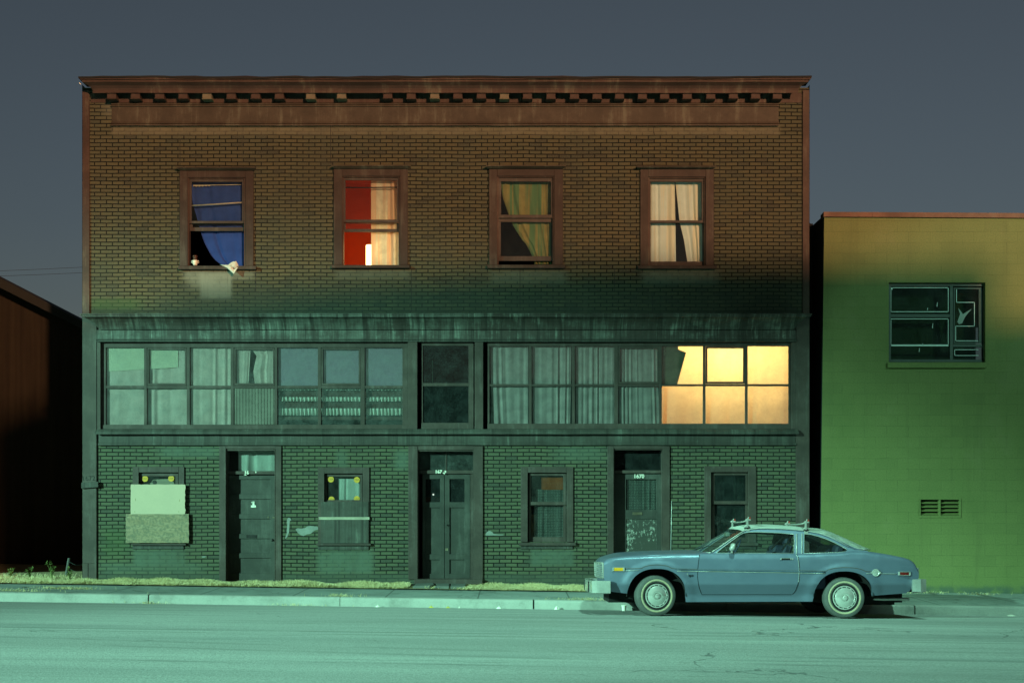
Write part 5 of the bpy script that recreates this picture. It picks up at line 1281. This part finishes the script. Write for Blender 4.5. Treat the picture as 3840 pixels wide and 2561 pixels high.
# bumpers
def bumper(path, prof):
    P = [Vector(p) for p in path]; rows = []
    for k, p in enumerate(P):
        d = (P[min(k + 1, len(P) - 1)] - P[max(k - 1, 0)]).normalized(); nrm = Vector((d.y, -d.x, 0))
        rows.append([(p.x + nrm.x * o, p.y + nrm.y * o, z + (.0)) for o, z in prof])
    mb = B().grid(rows, close=True); mb.face(*rows[0]); mb.face(*rows[-1]); return mb
fp_ = [(1.445, CY - .895, 0), (1.33, CY - .90, 0), (1.275, CY - .885, 0), (1.24, CY - .84, 0), (1.215, CY - .6, 0), (1.20, CY - .3, 0), (1.195, CY, 0), (1.20, CY + .3, 0), (1.215, CY + .6, 0), (1.24, CY + .84, 0), (1.275, CY + .885, 0), (1.33, CY + .90, 0), (1.445, CY + .895, 0)]
zt_b, zb_b = Pz(2177, HW), Pz(2226, HW)
fb = bumper(fp_, [(-.06, zt_b - .004), (-.02, zt_b), (.010, zt_b - .008), (.030, zt_b - .028), (.034, zt_b - .07), (.026, zt_b - .082), (.030, zt_b - .092), (.036, zt_b - .12), (.026, zb_b + .05), (.0, zb_b + .012), (-.03, zb_b), (-.06, zb_b + .01)]).build('bumper', 'chrome_dull', car, smooth=True, angle=25)
xr = Px(3440, HW)
rp_ = [(xr - .06, CY + .875, 0), (xr + .05, CY + .885, 0), (xr + .10, CY + .87, 0), (xr + .13, CY + .6, 0), (xr + .14, CY, 0), (xr + .13, CY - .6, 0), (xr + .10, CY - .87, 0), (xr + .05, CY - .885, 0), (xr - .06, CY - .875, 0)]
zt_r, zb_r = Pz(2177, HW), Pz(2223, HW)
bumper(rp_, [(-.05, zt_r + .02), (.02, zt_r), (.038, zt_r - .02), (.03, zt_r - .09), (.012, zb_r), (-.05, zb_r + .02)]).build('bumper', 'chrome_dull', car, smooth=True, angle=25)
for v in (-.55, .55):
    B().box(1.14, 1.22, CY + v - .04, CY + v + .04, zb_b + .01, zt_b - .015).build('bumper_guard', 'black', fb, bevel=.01)

# wheels
wr = .300
def wheel(px, py, sgn, steer=0.0):
    Y0 = CY - sgn * .80; c = Vector((Px(px, .86), Y0, Pz(py, .86)))
    o = sgn
    mb = B().lathe([(.185, .12), (.26, .118), (.288, .105), (wr, .075), (wr + .002, 0), (wr, -.06), (.289, -.085), (.262, -.097), (.246, -.096), (.208, -.094), (.185, -.09)], (0, 0, 0), 'y', 64)
    parts = [('tyre', mb, 'rubber')]
    parts.append(('whitewall', B().lathe([(.243, -.0972), (.238, -.101), (.221, -.1005), (.216, -.096)], (0, 0, 0), 'y', 64), 'whitewall'))
    rim = B().lathe([(.19, .09), (.165, .04), (.17, -.05), (.186, -.09), (.196, -.099), (.202, -.098), (.203, -.09)], (0, 0, 0), 'y', 48)
    parts.append(('rim', rim, 'black'))
    cap = B().lathe([(.178, -.088), (.177, -.100), (.166, -.104), (.161, -.1035), (.149, -.1025), (.142, -.098), (.128, -.106), (.085, -.122), (.062, -.126), (.05, -.124), (.043, -.116), (.036, -.117), (.036, -.134), (.028, -.139), (0, -.140)], (0, 0, 0), 'y', 56)
    parts.append(('hubcap', cap, ['chrome', 'black']))
    nr = 56
    for a in range(len(cap.f)):
        r_, q_ = divmod(a, nr)
        if r_ == 3 and q_ % 4 != 0: cap.mi[a] = 1
    whl = None
    for nm, m_, mt in parts:
        m_.v = [(x * math.cos(steer) - o * y * math.sin(steer) + c.x, x * math.sin(steer) + o * y * math.cos(steer) + c.y, z + c.z) for x, y, z in m_.v]
        if whl is None: whl = m_.build('wheel', mt, car, smooth=True, angle=40)
        else: m_.build(nm, mt, whl, smooth=True, angle=35)
for sgn in (1, -1):
    wheel(2458, 2233, sgn, .20); wheel(3166, 2240, sgn)
# underside, wheel wells, interior
mb = B(); mb.box(1.45, 5.85, CY - .56, CY + .56, .20, .36); mb.box(AF[0] + .5, AR[0] - .5, CY - .80, CY + .80, .225, .40)
for cx, cz, rx, rz in (AF, AR): mb.box(cx - .55, cx + .55, CY - .58, CY + .58, .3, .72)
mb.box(5.1, 5.75, CY - .5, CY + .5, .16, .30)
for sgn in (1, -1):
    for cx, cz, rx, rz in (AF, AR):
        rr = [[(cx + (rx + .01) * math.cos(math.pi * k / 20), CY - sgn * w, cz - .02 + (rz + .03) * math.sin(math.pi * k / 20)) for k in range(21)] for w in (.865, .55)]
        mb.grid(rr)
under = mb.build('underbody', 'black', car)
mb = B()
for k in range(26): x = 1.62 + k * .03; h_ = random.uniform(.015, .045); mb.face((x, CY - .72, .27), (x + .034, CY - .72, .27), (x + .02, CY - .72, .27 - h_))
mb.box(1.60, 2.42, CY - .74, CY - .72, .262, .33); mb.build('splash_apron', 'black', car)
mb = B().tube([(AR[0] + .3, CY - .5, .24), (5.5, CY - .55, .25), (5.95, CY - .57, .25)], .024, 10); mb.build('exhaust_pipe', 'chrome_dull', car, smooth=True)
def seat(x, y, w, m='vinyl'):
    mb = B(); th = .13
    for a, b, zz0, zz1 in ((0, .06, .52, .78), (.06, .16, .78, 1.06)):
        mb.hexa([(x + a, y - w, zz0), (x + a + th, y - w, zz0), (x + a + th, y + w, zz0), (x + a, y + w, zz0), (x + b, y - w, zz1), (x + b + th, y - w, zz1), (x + b + th, y + w, zz1), (x + b, y + w, zz1)])
    mb.box(x - .48, x + .1, y - w, y + w, .40, .55)
    s_ = mb.build('seat', m, car, bevel=.03)
    if w < .4:
        mb = B().hexa([(x + .17, y - .13, 1.07), (x + .27, y - .13, 1.07), (x + .27, y + .13, 1.07), (x + .17, y + .13, 1.07), (x + .22, y - .12, 1.25), (x + .30, y - .12, 1.25), (x + .30, y + .12, 1.25), (x + .22, y + .12, 1.25)]); mb.build('headrest', m, s_, bevel=.025)
    return s_
seat(Px(2895, .4), CY - .38, .26); seat(Px(2895, .4), CY + .38, .26); seat(Px(3090, .4), CY, .62)
B().box(Px(3130, .3), Px(3240, .3), CY - .62, CY + .62, .90, .955).build('parcel_shelf', 'vinyl', car)
mb = B().box(2.75, 3.10, CY - .74, CY + .74, .70, .955); mb.build('dashboard', 'vinyl', car, bevel=.03)
mb = B(); cw = Vector((3.36, CY - .38, .97)); rows = []
ring = [cw + Vector((.10 * math.sin(a) * 1.0, .19 * math.cos(a), .17 * math.sin(a))) for a in [2 * math.pi * k / 28 for k in range(29)]]
mb.tube(ring, .011, 6, False); mb.tube([cw, cw + Vector((-.25, 0, -.12))], .025, 8); mb.tube([ring[0], cw, ring[14]], .010, 5); mb.build('steering_wheel', 'vinyl', car, smooth=True)
for sgn in (1, -1):
    mb = B(); mb.box(2.98, AR[0] - .25, CY - sgn * .80, CY - sgn * .78, .42, .92); mb.build('door_lining', 'vinyl', car)
mb = B().box(3.30, 3.36, CY - .06, CY + .16, 1.19, 1.25); mb.build('rear_view_mirror', 'chrome_dull', car, bevel=.01)
for p, q in (((2893, 2056), (2937, 2014)), ((2935, 2060), (2970, 2010))):
    a, b = G(*p, 1, .10), G(*q, 1, .10); B().tube([a, a.lerp(b, .5), b], .014, 6).build('seat_belt', 'black', car)

# antenna on the far wing
x, Yn = Px(2516, -.66), CY + .66; zb_ = .935
B().tube([(x, Yn, zb_), (x + .012, Yn, zb_ + .45), (x + .018, Yn, zb_ + .83)], [.007, .006, .005], 6).build('antenna', 'chrome_dull', car, smooth=True)

# roof rack: two bars on clamped feet
rack = []
for px, py in ((2806, 1981), (3026, 1990)):
    mb = B(); a = G(px, py, 1, -.02); b = G(px, py, -1, -.02); zt2 = a.z + .125
    pth = [(a.x, a.y + .03, zt2)] + [(a.x, lerp(a.y, b.y, t), zt2 + .0 - .012 * math.sin(math.pi * t)) for t in (.25, .5, .75)] + [(a.x, b.y - .03, zt2)]
    mb.tube(pth, .011, 8).tube([(p[0] + .035, p[1], p[2] + .006) for p in pth], .008, 8)
    bar = mb.build('roof_rack', 'chrome_dull', car, smooth=True)
    for e, s in ((a, -1), (b, 1)):
        mb = B().box(e.x - .014, e.x + .014, e.y - s * .03 - .016, e.y - s * .03 + .016, e.z - .0, zt2 + .03)
        mb.box(e.x - .03, e.x + .03, e.y - s * .01 - .012, e.y - s * .01 + .012, e.z - .035, e.z + .012).tube([(e.x - .045, e.y - s * .05, e.z + .02), (e.x + .0, e.y - s * .03, e.z + .055), (e.x + .045, e.y - s * .05, e.z + .02)], .014, 6)
        mb.tube([(e.x, e.y - s * .03, zt2), (e.x + .022, e.y - s * .03, zt2 + .055)], .010, 6); mb.tube([(e.x - .03, e.y - s * .03, zt2 + .008), (e.x + .05, e.y - s * .03, zt2 + .012)], .014, 6)
        mb.build('foot', 'chrome', bar, bevel=.003)
        mb = B().box(e.x + .03, e.x + .046, e.y - s * .03 - .012, e.y - s * .03 + .012, zt2 + .02, zt2 + .05); mb.build('knob', simple('red_plastic', (.4, .03, .02), .5), bar)
        B().lathe([(0, -.03), (.035, -.02), (.05, 0), (.045, .01), (0, .012)], (e.x, e.y - s * .035, e.z + .012), 'z', 14).build('rubber_pad', 'black', bar)
car.rotation_euler.x = R(ROLL)

# ------------------------------------------------------------------ light, sky, camera
w = bpy.data.worlds.new('World'); scene.world = w; w.use_nodes = True; nt = w.node_tree; nt.nodes.clear()
sky = nt.nodes.new('ShaderNodeTexSky'); sky.sky_type = 'NISHITA'; sky.sun_disc = False; sky.sun_elevation = R(EL); sky.sun_rotation = R(180 - AZ)
sky.air_density = 1.0; sky.dust_density = 2.5
hs = nt.nodes.new('ShaderNodeHueSaturation'); hs.inputs['Saturation'].default_value = .6; hs.inputs['Value'].default_value = .30; nt.links.new(sky.outputs[0], hs.inputs['Color'])
tc = nt.nodes.new('ShaderNodeTexCoord'); sp = nt.nodes.new('ShaderNodeSeparateXYZ'); nt.links.new(tc.outputs['Generated'], sp.inputs[0])
gr_ = nt.nodes.new('ShaderNodeValToRGB'); nt.links.new(sp.outputs[2], gr_.inputs[0])
for e_, (q_, c_) in zip([gr_.color_ramp.elements[0], gr_.color_ramp.elements[1], gr_.color_ramp.elements.new(.2)], ((0.0, (2.4, 2.55, 2.5)), (.42, (.27, .38, .46)), (.2, (1.72, 1.90, 2.04)))):
    e_.position = q_; e_.color = (*c_, 1)
xr_ = nt.nodes.new('ShaderNodeMapRange'); nt.links.new(sp.outputs[0], xr_.inputs[0])
for i_, q_ in ((1, -.4), (2, .4), (3, .78), (4, 1.24)): xr_.inputs[i_].default_value = q_
mu = nt.nodes.new('ShaderNodeMix'); mu.data_type = 'RGBA'; mu.blend_type = 'MULTIPLY'; mu.inputs[0].default_value = 1
nt.links.new(hs.outputs[0], mu.inputs[6]); nt.links.new(gr_.outputs[0], mu.inputs[7])
yr_ = nt.nodes.new('ShaderNodeMapRange'); nt.links.new(sp.outputs[1], yr_.inputs[0])
for i_, q_ in ((1, -.6), (2, .2), (3, .3), (4, 1.0)): yr_.inputs[i_].default_value = q_
s2_ = nt.nodes.new('ShaderNodeMath'); s2_.operation = 'MULTIPLY'; nt.links.new(xr_.outputs[0], s2_.inputs[0]); nt.links.new(yr_.outputs[0], s2_.inputs[1])
st_ = nt.nodes.new('ShaderNodeMath'); st_.operation = 'MULTIPLY'; st_.inputs[1].default_value = .05; nt.links.new(s2_.outputs[0], st_.inputs[0])
bg = nt.nodes.new('ShaderNodeBackground'); nt.links.new(st_.outputs[0], bg.inputs[1]); nt.links.new(mu.outputs[2], bg.inputs[0])
ow = nt.nodes.new('ShaderNodeOutputWorld'); nt.links.new(bg.outputs[0], ow.inputs[0])

def lamp(name, kind, loc, col, energy, target=None, **kw):
    l = bpy.data.lights.new(name, kind); l.color = col; l.energy = energy
    for k, v in kw.items(): setattr(l, k, v)
    o = bpy.data.objects.new(name, l); COL.objects.link(o); o.location = loc
    if target is not None: o.rotation_euler = (Vector(target) - Vector(loc)).to_track_quat('-Z', 'Y').to_euler()
    return o
sd = Vector((math.sin(R(AZ)) * math.cos(R(EL)), -math.cos(R(AZ)) * math.cos(R(EL)), math.sin(R(EL))))
lamp('sodium_lamp_light', 'SUN', sd * 60, (1.0, .51, .26), 3.1, (0, 0, 0), angle=R(1.3))  # parallel amber light standing for an unseen sodium lamp
GREEN = (.40, 1.0, .73)
def aim(loc, az, dep): return (loc[0] + 50 * math.sin(R(az)), loc[1] + 50 * math.cos(R(az)), loc[2] - 50 * math.tan(R(dep)))
L1 = (-72, -60, 26)
lamp('mercury_street_lamp_light', 'SPOT', L1, GREEN, 720000, aim(L1, 49.2, 21.5), spot_size=R(20.3), spot_blend=.45, shadow_soft_size=.3)
lamp('street_lamp_light', 'SPOT', (3.5, -13, 18), GREEN, 12500, (3.5, -12.6, 0), spot_size=R(80), spot_blend=.5, shadow_soft_size=.2)
lamp('street_lamp_light', 'SPOT', (13.5, -13, 9.5), GREEN, 2300, (10.0, 0, 2.6), spot_size=R(44), spot_blend=.45, shadow_soft_size=.25)
X0, X1 = fx(2500), fx(2985)
lamp('room_light', 'AREA', ((X0 + X1) / 2, .78, fz(1300)), (1.0, .60, .22), 95, ((X0 + X1) / 2, .1, fz(1345)), shape='RECTANGLE', size=1.8, size_y=.3)
lamp('red_room_light', 'POINT', (fx(1390), 1.1, fz(900)), (1.0, .52, .18), 9, shadow_soft_size=.08)

cd = bpy.data.cameras.new('Camera'); cam = bpy.data.objects.new('Camera', cd); COL.objects.link(cam); scene.camera = cam
cam.location = (0, -D, HC); cam.rotation_euler = (R(90), 0, 0); cd.sensor_width = 36; cd.sensor_fit = 'HORIZONTAL'
cd.lens = F / 3840 * 36; cd.shift_y = (YH - 1280.5) / 3840; cd.clip_end = 6000; cd.clip_start = .1
vs_ = scene.view_settings; vs_.view_transform = 'Standard'; vs_.look = 'None'; vs_.exposure = 0; vs_.gamma = 1
scene.render.film_transparent = False
cy = scene.cycles; cy.use_denoising = True; cy.max_bounces = 8; cy.transparent_max_bounces = 16; cy.diffuse_bounces = 4; cy.glossy_bounces = 4
cy.sample_clamp_indirect = .6; cy.sample_clamp_direct = 6; cy.caustics_reflective = False; cy.caustics_refractive = False; cy.blur_glossy = 1.0
